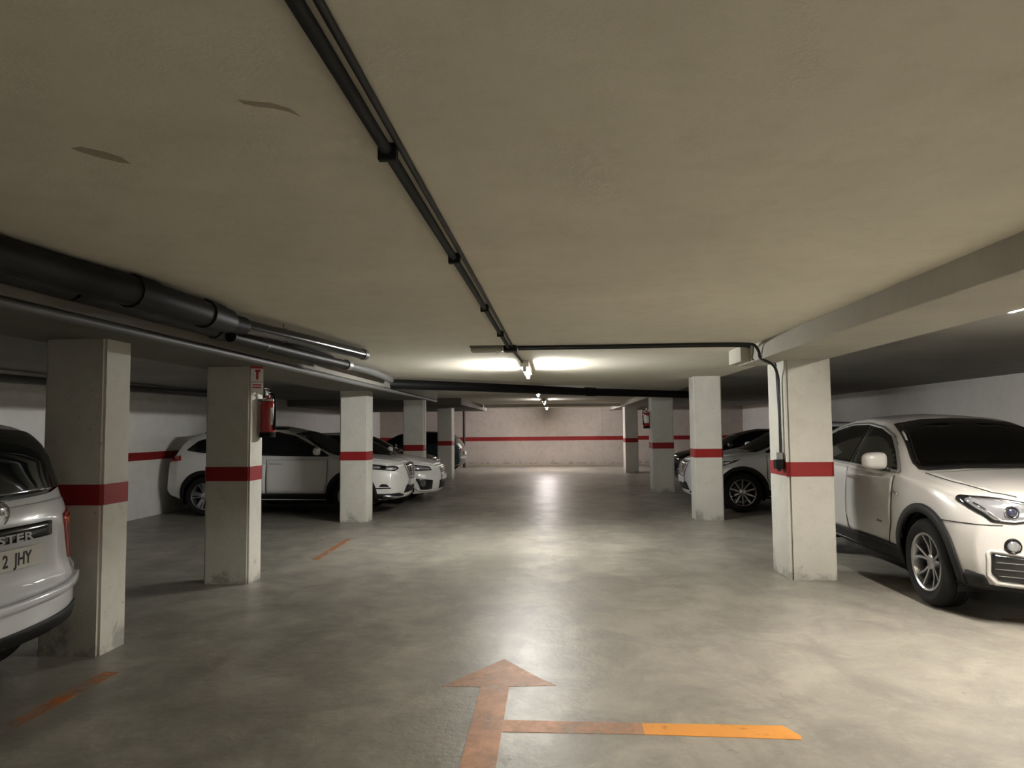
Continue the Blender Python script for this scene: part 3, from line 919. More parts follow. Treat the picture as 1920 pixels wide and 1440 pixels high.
    def wells(s, sides=(-1, 1)):
        S = s.S
        for ax in S['axles']:
            for sd in sides:
                bm = bmesh.new()
                r = S['arch'] + .014
                n = 28
                yo, yi = sd * (S['W'] / 2 - .06), sd * (S['W'] / 2 - .42)
                ringo, ringi = [], []
                for k in range(n + 1):
                    a = math.pi * 1.24 * k / n - math.pi * .12
                    p = (s.X(ax) + r * math.cos(a), S['r'] + r * math.sin(a))
                    ringo.append(bm.verts.new((p[0], yo, p[1]))); ringi.append(bm.verts.new((p[0], yi, p[1])))
                for k in range(n): bm.faces.new((ringo[k], ringo[k + 1], ringi[k + 1], ringi[k]))
                bm.faces.new(ringi)
                obj('wheel_well', bm, M['well'], s.root)

    def wheel(s, ax, sd, style='ten', rim_m=None, steer=0.0):
        S = s.S
        r = S['r']; w = S.get('tw', .225)
        yo = S['W'] / 2 - .015
        hub = empty('wheel', (s.X(ax), sd * (yo - w / 2), r))
        hub.parent = s.root
        hub.rotation_euler = (0, 0, steer)
        rr = S['rim']
        bm = bmesh.new()
        h = w / 2
        lathe(bm, [(rr, -h + .02), (rr + .02, -h + .004), (rr + (r - rr) * .55, -h - .006), (r - .025, -h + .008), (r - .006, -h + .03), (r, -h + .055),
                   (r, -.04), (r - .008, -.036), (r - .008, -.028), (r, -.024), (r, -.006), (r - .008, -.003), (r - .008, .003), (r, .006), (r, .024), (r - .008, .028), (r - .008, .036), (r, .04),
                   (r, h - .055), (r - .006, h - .03), (r - .025, h - .008), (rr + (r - rr) * .55, h + .006), (rr + .02, h - .004), (rr, h - .02)], 56, 'y', close=True)
        bmesh.ops.recalc_face_normals(bm, faces=bm.faces)
        obj('tire', bm, M['tire'], hub, smooth=True, angle=35)
        # rim: barrel, lip and spokes; outer face at local y = sd * h
        bm = bmesh.new()
        f = sd * h
        lathe(bm, [(rr + .004, f - sd * .012), (rr - .004, f - sd * .004), (rr - .018, f - sd * .012), (rr - .03, f - sd * .05), (rr - .035, f - sd * .17), (rr - .02, f - sd * .2)], 56, 'y')
        def spoke(a0, a1, w0, w1, d0=.055, d1=.018, r0=.045, r1=None):
            r1 = r1 or rr - .012
            A = []
            for (rad, a, wd, dep) in ((r0, a0, w0, d0), (r0 * .5 + r1 * .5, (a0 + a1) / 2, (w0 + w1) / 2, (d0 * .75 + d1 * .25)), (r1, a1, w1, d1)):
                c = Vector((math.cos(a) * rad, 0, math.sin(a) * rad)); tt = Vector((-math.sin(a), 0, math.cos(a)))
                row = []
                for uu, dd in ((-1, .02), (-.75, 0), (.75, 0), (1, .02), (.6, .045), (-.6, .045)):
                    p = c + tt * uu * wd / 2
                    row.append(bm.verts.new((p.x, f - sd * (dep + dd), p.z)))
                A.append(row)
            for p, q in zip(A, A[1:]):
                for k in range(6): bm.faces.new((p[k], p[(k + 1) % 6], q[(k + 1) % 6], q[k]))
        if style == 'twin':
            for k in range(5):
                a = math.pi * 2 * k / 5 + math.pi / 2
                for sg in (-1, 1): spoke(a + sg * .10, a + sg * .27, .028, .024)
        elif style == 'ten':
            for k in range(10):
                a = math.pi * 2 * k / 10 + math.pi / 2
                spoke(a, a, .03, .034)
        else:
            for k in range(5):
                a = math.pi * 2 * k / 5 + .3
                spoke(a, a + .12, .07, .085)
                spoke(a + .5, a + .46, .02, .03)
        lathe(bm, [(0, f - sd * .04), (.03, f - sd * .038), (.06, f - sd * .05), (.07, f - sd * .09), (.0, f - sd * .10)], 24, 'y')
        bmesh.ops.remove_doubles(bm, verts=bm.verts, dist=1e-5)
        bmesh.ops.recalc_face_normals(bm, faces=bm.faces)
        obj('rim', bm, rim_m or M['rim_silver'], hub, smooth=True, angle=35)
        bm = bmesh.new()
        lathe(bm, [(.05, f - sd * .115), (rr * .68, f - sd * .115), (rr * .68, f - sd * .13), (.05, f - sd * .13)], 32, 'y', close=True)
        bmesh.ops.recalc_face_normals(bm, faces=bm.faces)
        obj('brake_disc', bm, M['rim_dark'], hub, smooth=True, angle=35)
        return hub

    def cladding(s, side, m=None, width=.06, sill=True, bump=.012):
        S = s.S; m = m or M['cladding']
        for ax in S['axles']:
            pts = []
            n = 26
            for k in range(n + 1):
                a = math.pi * (1.2 * k / n - .1)
                rad = S['arch'] + width / 2 - .006
                pts.append((ax - rad * math.cos(a), S['r'] + rad * math.sin(a)))
            pts = [p for p in pts if p[1] > .26]
            s.ribbon('arch_trim', side, pts, width, bump, m, cross=2, thick=.014)
        if sill:
            a, b = S['axles']
            x0, x1 = a + S['arch'] * .98, b - S['arch'] * .98
            zb = S.get('sill', .28)
            s.patch('sill_trim', side, [(x0, zb - .03), (x1, zb - .03), (x1 + .01, zb + .12), (x0 - .01, zb + .12)], bump, m, thick=.014, res=.06)

    def mirror(s, sd, x, y, z, m, sz=(.12, .24, .17)):
        o = empty('side_mirror', (s.X(x), sd * y, z)); o.parent = s.root
        bm = bmesh.new()
        bmesh.ops.create_uvsphere(bm, u_segments=20, v_segments=14, radius=1)
        for v in bm.verts:
            c = v.co
            sg = lambda t, e: math.copysign(abs(t) ** e, t)
            v.co = Vector((sg(c.x, .7) * sz[0] / 2 * (1.0 if c.x > 0 else .55), sg(c.y, .6) * sz[1] / 2, sg(c.z, .6) * sz[2] / 2 * (1 - .12 * sd * c.y)))
        obj('mirror_shell', bm, m, o, smooth=True)
        bm = bmesh.new()
        bmesh.ops.create_uvsphere(bm, u_segments=20, v_segments=10, radius=1)
        for v in bm.verts: v.co = Vector((v.co.x * .01 - sz[0] * .27, v.co.y * sz[1] * .42, v.co.z * sz[2] * .40))
        obj('mirror_glass', bm, M['chrome'], o, smooth=True)
        bm = bmesh.new()
        tube(bm, [(0, -sd * .06, -sz[2] * .38), (.0, -sd * (sz[1] / 2 + .03), -sz[2] * .5), (0, -sd * (sz[1] / 2 + .09), -sz[2] * .52)], [.03, .026, .03], 10)
        obj('mirror_arm', bm, M['gloss_black'], o, smooth=True)
        return o

    def handle(s, parent, side, x, z, m, chrome=False):
        fr = s.frame(side)
        P = [s.cast(fr, x + dx, z + dz, o) for dx, dz, o in ((-.10, 0, .004), (-.085, .002, .03), (-.03, .004, .036), (.05, .004, .036), (.09, .002, .028), (.105, 0, .004))]
        bm = bmesh.new()
        tube(bm, smooth_path(P, 4), .0125, 10)
        o = obj('door_handle', bm, m, parent, smooth=True)
        return o

    def plate(s, kind, u, v, chars, w=.52, h=.11, parent=None, off=.012):
        fr = s.frame(kind)
        c = s.cast(fr, u, v, 0)
        l_ = s.cast(fr, u - .1, v, 0); r_ = s.cast(fr, u + .1, v, 0)
        o, d = fr(u, v)
        p = empty('number_plate'); p.parent = s.root
        p.location = c - d * (off + .01)
        # local frame of the plate: text x to the viewer's right
        right = (-d).cross(Vector((0, 0, 1))) * -1
        rot = Matrix((right, Vector((0, 0, 1)), -d)).transposed()
        bm = bmesh.new(); box(bm, -w / 2, w / 2, -h / 2, h / 2, -.012, .004, bevel=.003)
        q = obj('plate_panel', bm, M['plate'], p)
        bm = bmesh.new(); box(bm, -w / 2 + .004, -w / 2 + .044, -h / 2 + .004, h / 2 - .004, .0035, .005)
        q2 = obj('blue_strip', bm, M['plate_blue'], p)
        p.matrix_local = Matrix.Translation(p.location) @ rot.to_4x4()
        if chars:
            for txt, x0 in chars:
                tm = text_mesh(txt, .095, .0006, .82, 'LEFT', .002)
                bmesh.ops.translate(tm, vec=(x0, -.004, .005), verts=tm.verts)
                obj('plate_lettering', tm, M['plate_ink'], p)
        return p

# ---- designs
SUV = dict(L=4.39, W=1.80, axles=(.90, 3.55), r=.345, rim=.235, arch=.395, tw=.215, sill=.27, bow=.26, bow_r=.17,
    zt=[(0, .88), (.15, .955), (.5, 1.01), (.95, 1.06), (1.12, 1.085), (2.0, 1.50), (2.5, 1.585), (3.2, 1.57), (3.8, 1.48), (4.1, 1.34), (4.28, 1.12), (4.39, 1.0)],
    zs=[(0, .78), (.3, .86), (.9, .95), (1.3, .99), (2.5, 1.02), (3.5, 1.08), (4.1, 1.10), (4.39, .94)],
    zb=[(0, .27), (.5, .23), (2.2, .24), (3.9, .25), (4.39, .34)],
    wm=[(0, .82), (.3, .875), (.9, .90), (2.2, .885), (3.5, .90), (4.1, .86), (4.39, .78)],
    wb=[(0, .76), (.3, .82), (.9, .865), (2.2, .86), (3.5, .84), (4.1, .78), (4.39, .70)],
    wr=[(0, .66), (.3, .72), (.9, .765), (1.2, .755), (1.6, .68), (2.05, .59), (2.6, .585), (3.4, .575), (4.0, .58), (4.39, .62)],
    cr=[(0, .03), (.4, .045), (1.1, .045), (2.0, .05), (2.6, .055), (3.6, .05), (4.39, .05)],
    nose=[(.2, .10), (.34, .03), (.5, 0), (.7, .005), (.85, .03), (.95, .07)],
    tail=[(.3, .08), (.45, 0), (.75, .02), (1.0, .03), (1.4, .05)])

COUPE = dict(L=4.67, W=1.88, axles=(.86, 3.67), r=.36, rim=.238, arch=.415, tw=.235, sill=.30, bow=.26, bow_r=.2,
    zt=[(0, .93), (.14, .99), (.5, 1.05), (.9, 1.09), (1.15, 1.125), (1.9, 1.51), (2.3, 1.60), (2.7, 1.62), (3.3, 1.57), (3.9, 1.43), (4.35, 1.24), (4.55, 1.14), (4.67, 1.02)],
    zs=[(0, .83), (.3, .93), (.8, 1.0), (1.3, 1.04), (2.5, 1.07), (3.6, 1.11), (4.3, 1.10), (4.67, .96)],
    zb=[(0, .26), (.5, .24), (2.2, .26), (4.0, .28), (4.67, .36)],
    wm=[(0, .86), (.3, .915), (.8, .94), (2.2, .925), (3.6, .94), (4.2, .91), (4.67, .82)],
    wb=[(0, .80), (.3, .86), (.8, .905), (2.2, .90), (3.6, .885), (4.2, .84), (4.67, .74)],
    wr=[(0, .70), (.3, .765), (.8, .81), (1.15, .80), (1.5, .72), (1.9, .615), (2.5, .60), (3.4, .58), (4.2, .62), (4.67, .66)],
    cr=[(0, .03), (.4, .05), (1.1, .05), (1.9, .055), (2.6, .06), (3.6, .055), (4.67, .05)],
    nose=[(.2, .16), (.32, .03), (.5, .0), (.7, .01), (.85, .03), (1.0, .08)],
    tail=[(.3, .08), (.5, 0), (.8, .01), (1.0, .03), (1.4, .04)])

HATCH = dict(clad=False, L=4.06, W=1.78, axles=(.85, 3.42), r=.32, rim=.22, arch=.36, tw=.205, sill=.2, bow=.26, bow_r=.17,
    zt=[(0, .74), (.15, .82), (.5, .90), (.95, .965), (1.1, .99), (1.9, 1.36), (2.4, 1.44), (3.1, 1.43), (3.6, 1.34), (3.85, 1.18), (4.0, .98), (4.06, .9)],
    zs=[(0, .66), (.3, .74), (.9, .85), (1.3, .90), (2.5, .93), (3.4, .97), (3.8, .98), (4.06, .84)],
    zb=[(0, .20), (.5, .17), (2.2, .18), (3.6, .2), (4.06, .28)],
    wm=[(0, .80), (.3, .865), (.85, .89), (2.2, .875), (3.4, .89), (3.8, .86), (4.06, .77)],
    wb=[(0, .74), (.3, .81), (.85, .855), (2.2, .85), (3.4, .83), (3.8, .78), (4.06, .69)],
    wr=[(0, .64), (.3, .71), (.9, .755), (1.2, .745), (1.6, .66), (2.0, .57), (2.6, .56), (3.3, .55), (3.7, .56), (4.06, .6)],
    cr=[(0, .03), (.4, .045), (1.1, .045), (2.0, .05), (2.6, .055), (3.6, .05), (4.06, .05)],
    nose=[(.15, .10), (.28, .02), (.4, 0), (.6, .01), (.75, .04), (.85, .08)],
    tail=[(.25, .08), (.4, 0), (.7, .02), (.9, .03), (1.3, .05)])

WAGON = dict(L=4.34, W=1.82, axles=(.84, 3.51), r=.345, rim=.22, arch=.395, tw=.215, sill=.27, bow=.24, bow_r=.26,
    zt=[(0, .88), (.15, .96), (.5, 1.02), (1.0, 1.08), (1.15, 1.10), (1.95, 1.52), (2.4, 1.62), (3.2, 1.63), (3.9, 1.57), (4.12, 1.46), (4.25, 1.18), (4.34, 1.02)],
    zs=[(0, .80), (.3, .88), (.9, .96), (1.3, 1.02), (2.5, 1.04), (3.5, 1.06), (4.1, 1.08), (4.34, .98)],
    zb=[(0, .28), (.5, .25), (2.2, .26), (3.9, .28), (4.34, .36)],
    wm=[(0, .82), (.3, .88), (.9, .91), (2.2, .90), (3.5, .91), (4.0, .90), (4.34, .87)],
    wb=[(0, .76), (.3, .83), (.9, .875), (2.2, .87), (3.5, .86), (4.1, .83), (4.34, .80)],
    wr=[(0, .66), (.3, .73), (.9, .775), (1.2, .765), (1.6, .70), (2.0, .62), (2.6, .61), (3.4, .61), (4.1, .63), (4.25, .70), (4.34, .72)],
    cr=[(0, .03), (.4, .045), (1.1, .045), (2.0, .04), (2.6, .045), (3.6, .045), (4.34, .04)],
    nose=[(.2, .10), (.34, .03), (.5, 0), (.7, .005), (.85, .03), (.95, .07)],
    tail=[(.3, .02), (.45, 0), (.66, .0), (.70, .03), (1.0, .045), (1.4, .05)])

def side_glass(c, side, dlo, divs, glass, frame_w=.022, trim_m=None):
    """window glass panes in one dlo polygon cut at the x values divs, plus the outline trim"""
    xs = [min(p[0] for p in dlo) - .01] + list(divs) + [max(p[0] for p in dlo) + .01]
    for a, b in zip(xs, xs[1:]):
        bm = bmesh.new()
        bm.faces.new([bm.verts.new((u, v, 0)) for u, v in dlo])
        for k, no in ((a + .012, (-1, 0, 0)), (b - .012, (1, 0, 0))):
            bmesh.ops.bisect_plane(bm, geom=bm.verts[:] + bm.edges[:] + bm.faces[:], plane_co=(k, 0, 0), plane_no=no, clear_outer=True)
        if bm.faces:
            bm.faces.ensure_lookup_table()
            poly = [(l.vert.co.x, l.vert.co.y) for l in bm.faces[0].loops]
            c.patch('side_window', side, poly, .004, glass, res=.05)
        bm.free()
    for x in divs:
        ys = [p for p in dlo]
        top = max((np.interp(x, [a[0], b[0]], [a[1], b[1]]) for a, b in zip(dlo, dlo[1:] + dlo[:1]) if min(a[0], b[0]) <= x <= max(a[0], b[0]) and a[0] < b[0]), default=1.4)
        bot = [np.interp(x, [b[0], a[0]], [b[1], a[1]]) for a, b in zip(dlo, dlo[1:] + dlo[:1]) if b[0] <= x <= a[0] and a[0] > b[0]]
        bot = min(bot) if bot else 1.1
        c.ribbon('window_pillar', side, [(x, bot), (x, top)], .05, .0065, M['gloss_black'])
    c.ribbon('window_trim', side, dlo, frame_w, .008, trim_m or M['gloss_black'], closed=True)

def seat(parent, x, y, m):
    s_ = empty('front_seat', (x, y, .45)); s_.parent = parent
    b = bmesh.new(); box(b, -.26, .26, -.25, .25, 0, .18, bevel=.05, seg=3); obj('seat_cushion', b, m, s_, smooth=True, angle=60)
    b = bmesh.new(); box(b, -.08, .08, -.25, .25, 0, .62, bevel=.05, seg=3)
    bmesh.ops.rotate(b, cent=(0, 0, 0), matrix=Matrix.Rotation(R(-14), 3, 'Y'), verts=b.verts); bmesh.ops.translate(b, vec=(-.24, 0, .12), verts=b.verts)
    obj('seat_back', b, m, s_, smooth=True, angle=60)
    b = bmesh.new(); box(b, -.05, .05, -.13, .13, 0, .18, bevel=.035, seg=3); bmesh.ops.translate(b, vec=(-.42, 0, .74), verts=b.verts)
    tube(b, [(-.40, -.06, .68), (-.41, -.06, .76)], .008, 8); tube(b, [(-.40, .06, .68), (-.41, .06, .76)], .008, 8)
    obj('headrest', b, m, s_, smooth=True, angle=60)

# ================================================================== near right: white coupe-like SUV
def build_coupe(loc, rz, label):
    c = Car(COUPE, 'car', loc, rz, label)
    dlo = [(1.36, 1.075), (1.62, 1.245), (1.90, 1.40), (2.15, 1.475), (2.5, 1.515), (2.9, 1.51), (3.3, 1.455), (3.65, 1.35), (3.98, 1.20), (3.90, 1.14), (3.0, 1.115), (2.0, 1.09)]
    wind = [(-.745, 1.115), (-.655, 1.31), (-.565, 1.49), (-.3, 1.53), (0, 1.54), (.3, 1.53), (.565, 1.49), (.655, 1.31), (.745, 1.115), (.4, 1.135), (0, 1.14), (-.4, 1.135)]
    P = M['car_white']
    for side in ('right', 'left'):
        side_glass(c, side, dlo, (2.42, 3.42), M['glass_clear'], .024, M['silver_trim'] if side == 'right' else None)
        c.cladding(side, width=.075, bump=.014)
        d = c.patch('front_door', side, rounded([(1.52, .42), (1.44, .60), (1.40, 1.03), (2.42, 1.06), (2.45, .6), (2.42, .40)], .05), .003, P, res=.06)
        c.handle(d, side, 2.24, .97, M['silver_trim'])
        d2 = c.patch('rear_door', side, rounded([(2.46, .40), (2.44, 1.06), (3.45, 1.09), (3.42, .95), (3.22, .60), (3.14, .40)], .05), .003, P, res=.06)
        c.handle(d2, side, 3.28, 1.0, M['silver_trim'])
        c.ribbon('door_gap', side, [(1.51, .41), (1.42, .60), (1.385, 1.04)], .007, .0045, M['seam'], d)
        c.ribbon('door_gap', side, [(2.445, 1.07), (2.465, .6), (2.435, .40)], .007, .0045, M['seam'], d2)
    w = c.patch('windscreen', 'front', wind, .004, M['glass_clear'], res=.06)
    c.ribbon('windscreen_border', 'front', wind, .045, .006, M['gloss_black'], w, closed=True)
    # bonnet shut lines and creases
    hood = [(.16, -.50), (.30, -.66), (.7, -.745), (1.08, -.755), (1.10, 0), (1.08, .755), (.7, .745), (.30, .66), (.16, .50), (.10, 0)]
    c.patch('bonnet', 'top', rounded(hood, .04), .004, P, res=.06, thick=.008)
    for sgn in (-1, 1):
        c.ribbon('bonnet_gap', 'top', [(1.10, sgn * .762), (.70, sgn * .752), (.32, sgn * .668), (.20, sgn * .56)], .008, .005, M['seam'])
        c.ribbon('bumper_gap', 'right' if sgn < 0 else 'left', [(.14, .752), (.36, .75), (.585, .745)], .006, .004, M['seam'])
        # headlamp, fog lamp and corner intake, laid out on the face of the car
        mir = lambda pl: [(sgn * u, v) for u, v in pl]
        S1 = lambda pl: [(.38 + (u - .31) * 1.10, v) for u, v in pl]
        lp = [(.31, .875), (.31, .80), (.36, .775), (.46, .785), (.54, .765), (.66, .775), (.72, .85), (.752, .915), (.735, .95), (.60, .947), (.45, .915)]
        h = c.patch('headlamp', 'front', rounded(mir(S1(lp)), .02), .008, M['gloss_black'], res=.03)
        lp2 = [(.33, .86), (.33, .81), (.37, .795), (.46, .803), (.54, .785), (.65, .79), (.70, .858), (.728, .912), (.715, .932), (.60, .93), (.45, .898)]
        c.patch('lens', 'front', rounded(mir(S1(lp2)), .02), .011, M['lamp_lens'], h, res=.03)
        fk = c.frame('front')
        def disc(name, u, v, prof, m, off, parent, outward=True):
            p = c.cast(fk, u, v, off)
            _, nrm, _, _ = c.bvh.find_nearest(p)
            nrm = (nrm * .5 + Vector((1, 0, 0)) * .5).normalized() if nrm.x > 0 else (-nrm * .5 + Vector((1, 0, 0)) * .5).normalized()
            b = bmesh.new()
            lathe(b, prof, 28)
            bmesh.ops.remove_doubles(b, verts=b.verts, dist=1e-6)
            bmesh.ops.rotate(b, cent=(0, 0, 0), matrix=nrm.to_track_quat('Z', 'Y').to_matrix(), verts=b.verts)
            bmesh.ops.translate(b, vec=p, verts=b.verts)
            return obj(name, b, m, parent, smooth=True, angle=50)
        for u in (.645, .49):
            disc('projector', sgn * u, .848, [(0, .018), (.02, .015), (.032, .006), (.036, 0)], M['projector'], .012, h)
            disc('projector_ring', sgn * u, .848, [(.036, 0), (.038, .014), (.046, .014), (.05, 0)], M['lamp_inner'], .012, h)
        c.ribbon('light_bar', 'front', mir(S1([(.34, .868), (.45, .905), (.60, .935), (.70, .935)])), .012, .014, M['lamp_inner'], h)
        c.ribbon('light_bar', 'front', mir(S1([(.36, .793), (.46, .80), (.54, .782), (.61, .788), (.66, .84), (.70, .90)])), .012, .014, M['lamp_inner'], h)
        fg = disc('fog_lamp', sgn * .655, .605, [(0, .016), (.03, .013), (.042, .004), (.044, -.004)], M['lamp_lens'], .004, c.root)
        disc('fog_lamp_ring', sgn * .655, .605, [(.044, .0), (.046, .012), (.052, .012), (.06, -.004)], M['gloss_black'], .004, fg)
        ip = [(.785, .55), (.44, .505), (.57, .335), (.735, .345), (.78, .40)]
        it = c.patch('air_intake', 'front', rounded(mir(ip), .02), .004, M['gloss_black'], res=.03)
        for zz, ua, ub in ((.485, .51, .76), (.435, .53, .76), (.385, .56, .74)):
            c.ribbon('intake_slat', 'front', mir([(ua, zz - .008), (ub, zz)]), .006, .012, M['pipe_grey'], it, thick=.008)
        c.ribbon('intake_lip', 'front', mir([(.43, .52), (.785, .568), (.80, .55), (.795, .38), (.75, .325), (.56, .313), (.44, .46)]), .022, .010, P, it, closed=True, thick=.012)
        c.patch('lower_bumper', 'front', mir([(0, .255), (.86, .255), (.875, .40), (.82, .385), (.785, .315), (.54, .285), (.36, .34), (0, .34)]), .010, M['cladding'], res=.05)
    # centre grille and lower grille
    for sgn in (-1, 1):
        g = c.patch('kidney_grille', 'front', rounded([(sgn * .02, .68), (sgn * .20, .69), (sgn * .25, .74), (sgn * .24, .88), (sgn * .02, .89)], .04), .008, M['gloss_black'], res=.05)
        c.ribbon('grille_surround', 'front', [(sgn * .02, .68), (sgn * .20, .69), (sgn * .25, .74), (sgn * .24, .88), (sgn * .02, .89)], .018, .014, M['silver_trim'], g, closed=True)
    c.patch('lower_grille', 'front', [(-.34, .32), (.34, .32), (.30, .48), (-.30, .48)], .006, M['cladding'], res=.06)
    c.plate('front', 0, .56, (), off=.01)
    for sd in (-1, 1):
        c.mirror(sd, 1.52, 1.02, 1.17, P, (.15, .22, .16))
    for ax in COUPE['axles']:
        for sd in (-1, 1): c.wheel(ax, sd, 'twin', M['rim_silver'], steer=0)
    c.wells()
    # side badge and indicator gill
    for side in ('right',):
        b_ = c.ribbon('side_vent', side, [(1.27, .885), (1.36, .885), (1.39, .91)], .022, .008, M['chrome'])
    tm = text_mesh('xDrive', .035, .0008, 1.2, 'CENTER')
    fr = c.frame('right')
    for v in tm.verts:
        p = c.cast(fr, 1.66 - v.co.x, .60 + v.co.y, .006 + v.co.z)
        v.co = p
    obj('badge_lettering', tm, M['gloss_black'], c.root)
    # cabin
    b = bmesh.new(); box(b, c.X(1.72), c.X(1.22), -.72, .72, .80, 1.06, bevel=.05, seg=3); obj('dashboard', b, M['interior'], c.root, smooth=True, angle=60)
    for y in (-.38, .38): seat(c.root, c.X(2.55), y, M['seat_fabric'])
    b = bmesh.new(); box(b, c.X(3.55), c.X(3.35), -.62, .62, .5, 1.10, bevel=.06, seg=3); obj('rear_seat_back', b, M['seat_fabric'], c.root, smooth=True, angle=60)
    b = bmesh.new()
    n = 28
    ring = [Vector((c.X(1.98) + .06 * math.sin(a) * -1, .38 + .18 * math.cos(a), 1.0 + .17 * math.sin(a))) for a in [2 * math.pi * k / n for k in range(n + 1)]]
    tube(b, ring, .013, 8, caps=False)
    tube(b, [(c.X(1.98), .38 - .17, 1.0), (c.X(1.95), .38, 1.0), (c.X(1.98), .38 + .17, 1.0)], .02, 8)
    tube(b, [(c.X(1.95), .38, 1.0), (c.X(1.7), .38, .92)], .03, 8)
    obj('steering_wheel', b, M['interior'], c.root, smooth=True)
    b = bmesh.new(); box(b, c.X(1.99), c.X(1.96), -.12, .12, 1.385, 1.45, bevel=.01); obj('rear_view_mirror', b, M['interior'], c.root)
    c.finish_body(P, holes=(('side', dlo), ('front', wind)))
    return c

def common_car(S, paint_m, loc, rz, label, rim_style='ten', rim_m=None, sides=('right', 'left'), detail='suv', clad=True, name='car', group=None, front=True, lamp=None, dlo=None, divs=None, parts=True, wheels=True):
    c = Car(S, name, loc, rz, label, group)
    L = S['L']; H = max(z for _, z in S['zt']); zsh = S['zs'][4][1]
    k = L / 4.39
    hz = H - 1.585
    if dlo is None:
        z0 = zsh + .02
        dlo = [(1.32 * k, z0), (1.62 * k, z0 + .17), (1.98 * k, z0 + .345), (2.3 * k, z0 + .42), (2.8 * k, z0 + .435), (3.3 * k, z0 + .40), (3.75 * k, z0 + .27), (3.92 * k, z0 + .12), (3.6 * k, z0 + .075), (3.0 * k, z0 + .04), (2.0 * k, z0 + .012)]
    divs = divs or (2.42 * k, 3.28 * k)
    for side in sides:
        side_glass(c, side, dlo, divs, M['glass_dark'], .02)
        if clad: c.cladding(side, width=.07)
        else:
            c.cladding(side, m=paint_m, width=.02, sill=False, bump=.006)
        if parts:
            zl = S['sill'] + .12
            zz = zsh - .03
            a0, a1 = S['axles'][0] + S['arch'] + .10, S['axles'][1] - S['arch'] + .02
            mid = divs[0]
            d = c.patch('front_door', side, rounded([(a0, zl), (a0 - .06, zl + .2), (a0 - .06, zz), (mid - .01, zz), (mid + .01, zl)], .04), .003, paint_m, res=.07)
            c.handle(d, side, mid - .18, zz - .075, paint_m)
            d2 = c.patch('rear_door', side, rounded([(mid + .025, zl), (mid + .01, zz), (S['axles'][1] - .14, zz + .02), (S['axles'][1] - .2, zl + .36), (a1 - .06, zl + .12), (a1 - .1, zl)], .04), .003, paint_m, res=.07)
            c.handle(d2, side, S['axles'][1] - .33, zz - .065, paint_m)
            c.ribbon('door_gap', side, [(mid + .003, zz), (mid + .018, zl)], .008, .0045, M['seam'], d)
            c.ribbon('door_gap', side, [(a0 - .005, zl), (a0 - .07, zl + .2), (a0 - .07, zz)], .008, .0045, M['seam'], d)
    zt = dict(S['zt'])
    T = lambda key, x: float(pchip([p[0] for p in S[key]], [p[1] for p in S[key]], [x])[0])
    xa = 1.13 * k
    # windscreen outlined in front view
    zc0 = T('zt', xa) - .03
    xt = 1.98 * k
    zc1 = T('zt', xt) - .06
    wa, wt = T('wr', xa) + .0, T('wr', xt) - .01
    wm_ = (wa + wt) / 2 + .015
    zmid = (zc0 + zc1) / 2
    wind = [(-wa, zc0), (-wm_, zmid - .01), (-wt, zc1 - .01), (-.3, zc1 + .025), (0, zc1 + .03), (.3, zc1 + .025), (wt, zc1 - .01), (wm_, zmid - .01), (wa, zc0), (.4, zc0 + .03), (0, zc0 + .035), (-.4, zc0 + .03)]
    w = c.patch('windscreen', 'front', wind, .004, M['glass_dark'], res=.06)
    c.ribbon('windscreen_border', 'front', wind, .03, .006, M['gloss_black'], w, closed=True)
    # rear glass
    xr = L - .22
    zr0 = T('zt', xr) - .02; zr1 = H - .12
    wr_ = T('wr', xr) - .04
    rear = [(-wr_, zr0), (-wr_ + .06, zr1 - .02), (0, zr1), (wr_ - .06, zr1 - .02), (wr_, zr0), (0, zr0 - .02)]
    c.patch('rear_window', 'rear', rounded(rear, .05), .005, M['glass_dark'], res=.07)
    # bonnet
    hz_ = T('wr', .6) - .06
    hood = [(.14, -hz_ + .2), (.30, -hz_ + .06), (.7, -hz_), (1.05 * k, -hz_), (1.06 * k, 0), (1.05 * k, hz_), (.7, hz_), (.30, hz_ - .06), (.14, hz_ - .2), (.08, 0)]
    c.patch('bonnet', 'top', rounded(hood, .04), .004, paint_m, res=.07, thick=.008)
    if wheels:
        for ax in S['axles']:
            for sd in (-1, 1): c.wheel(ax, sd, rim_style, rim_m)
    c.wells()
    for sd in (-1, 1):
        c.mirror(sd, 1.50 * k, S['W'] / 2 + .06, zsh + .11, paint_m, (.13, .19, .14))
    return c

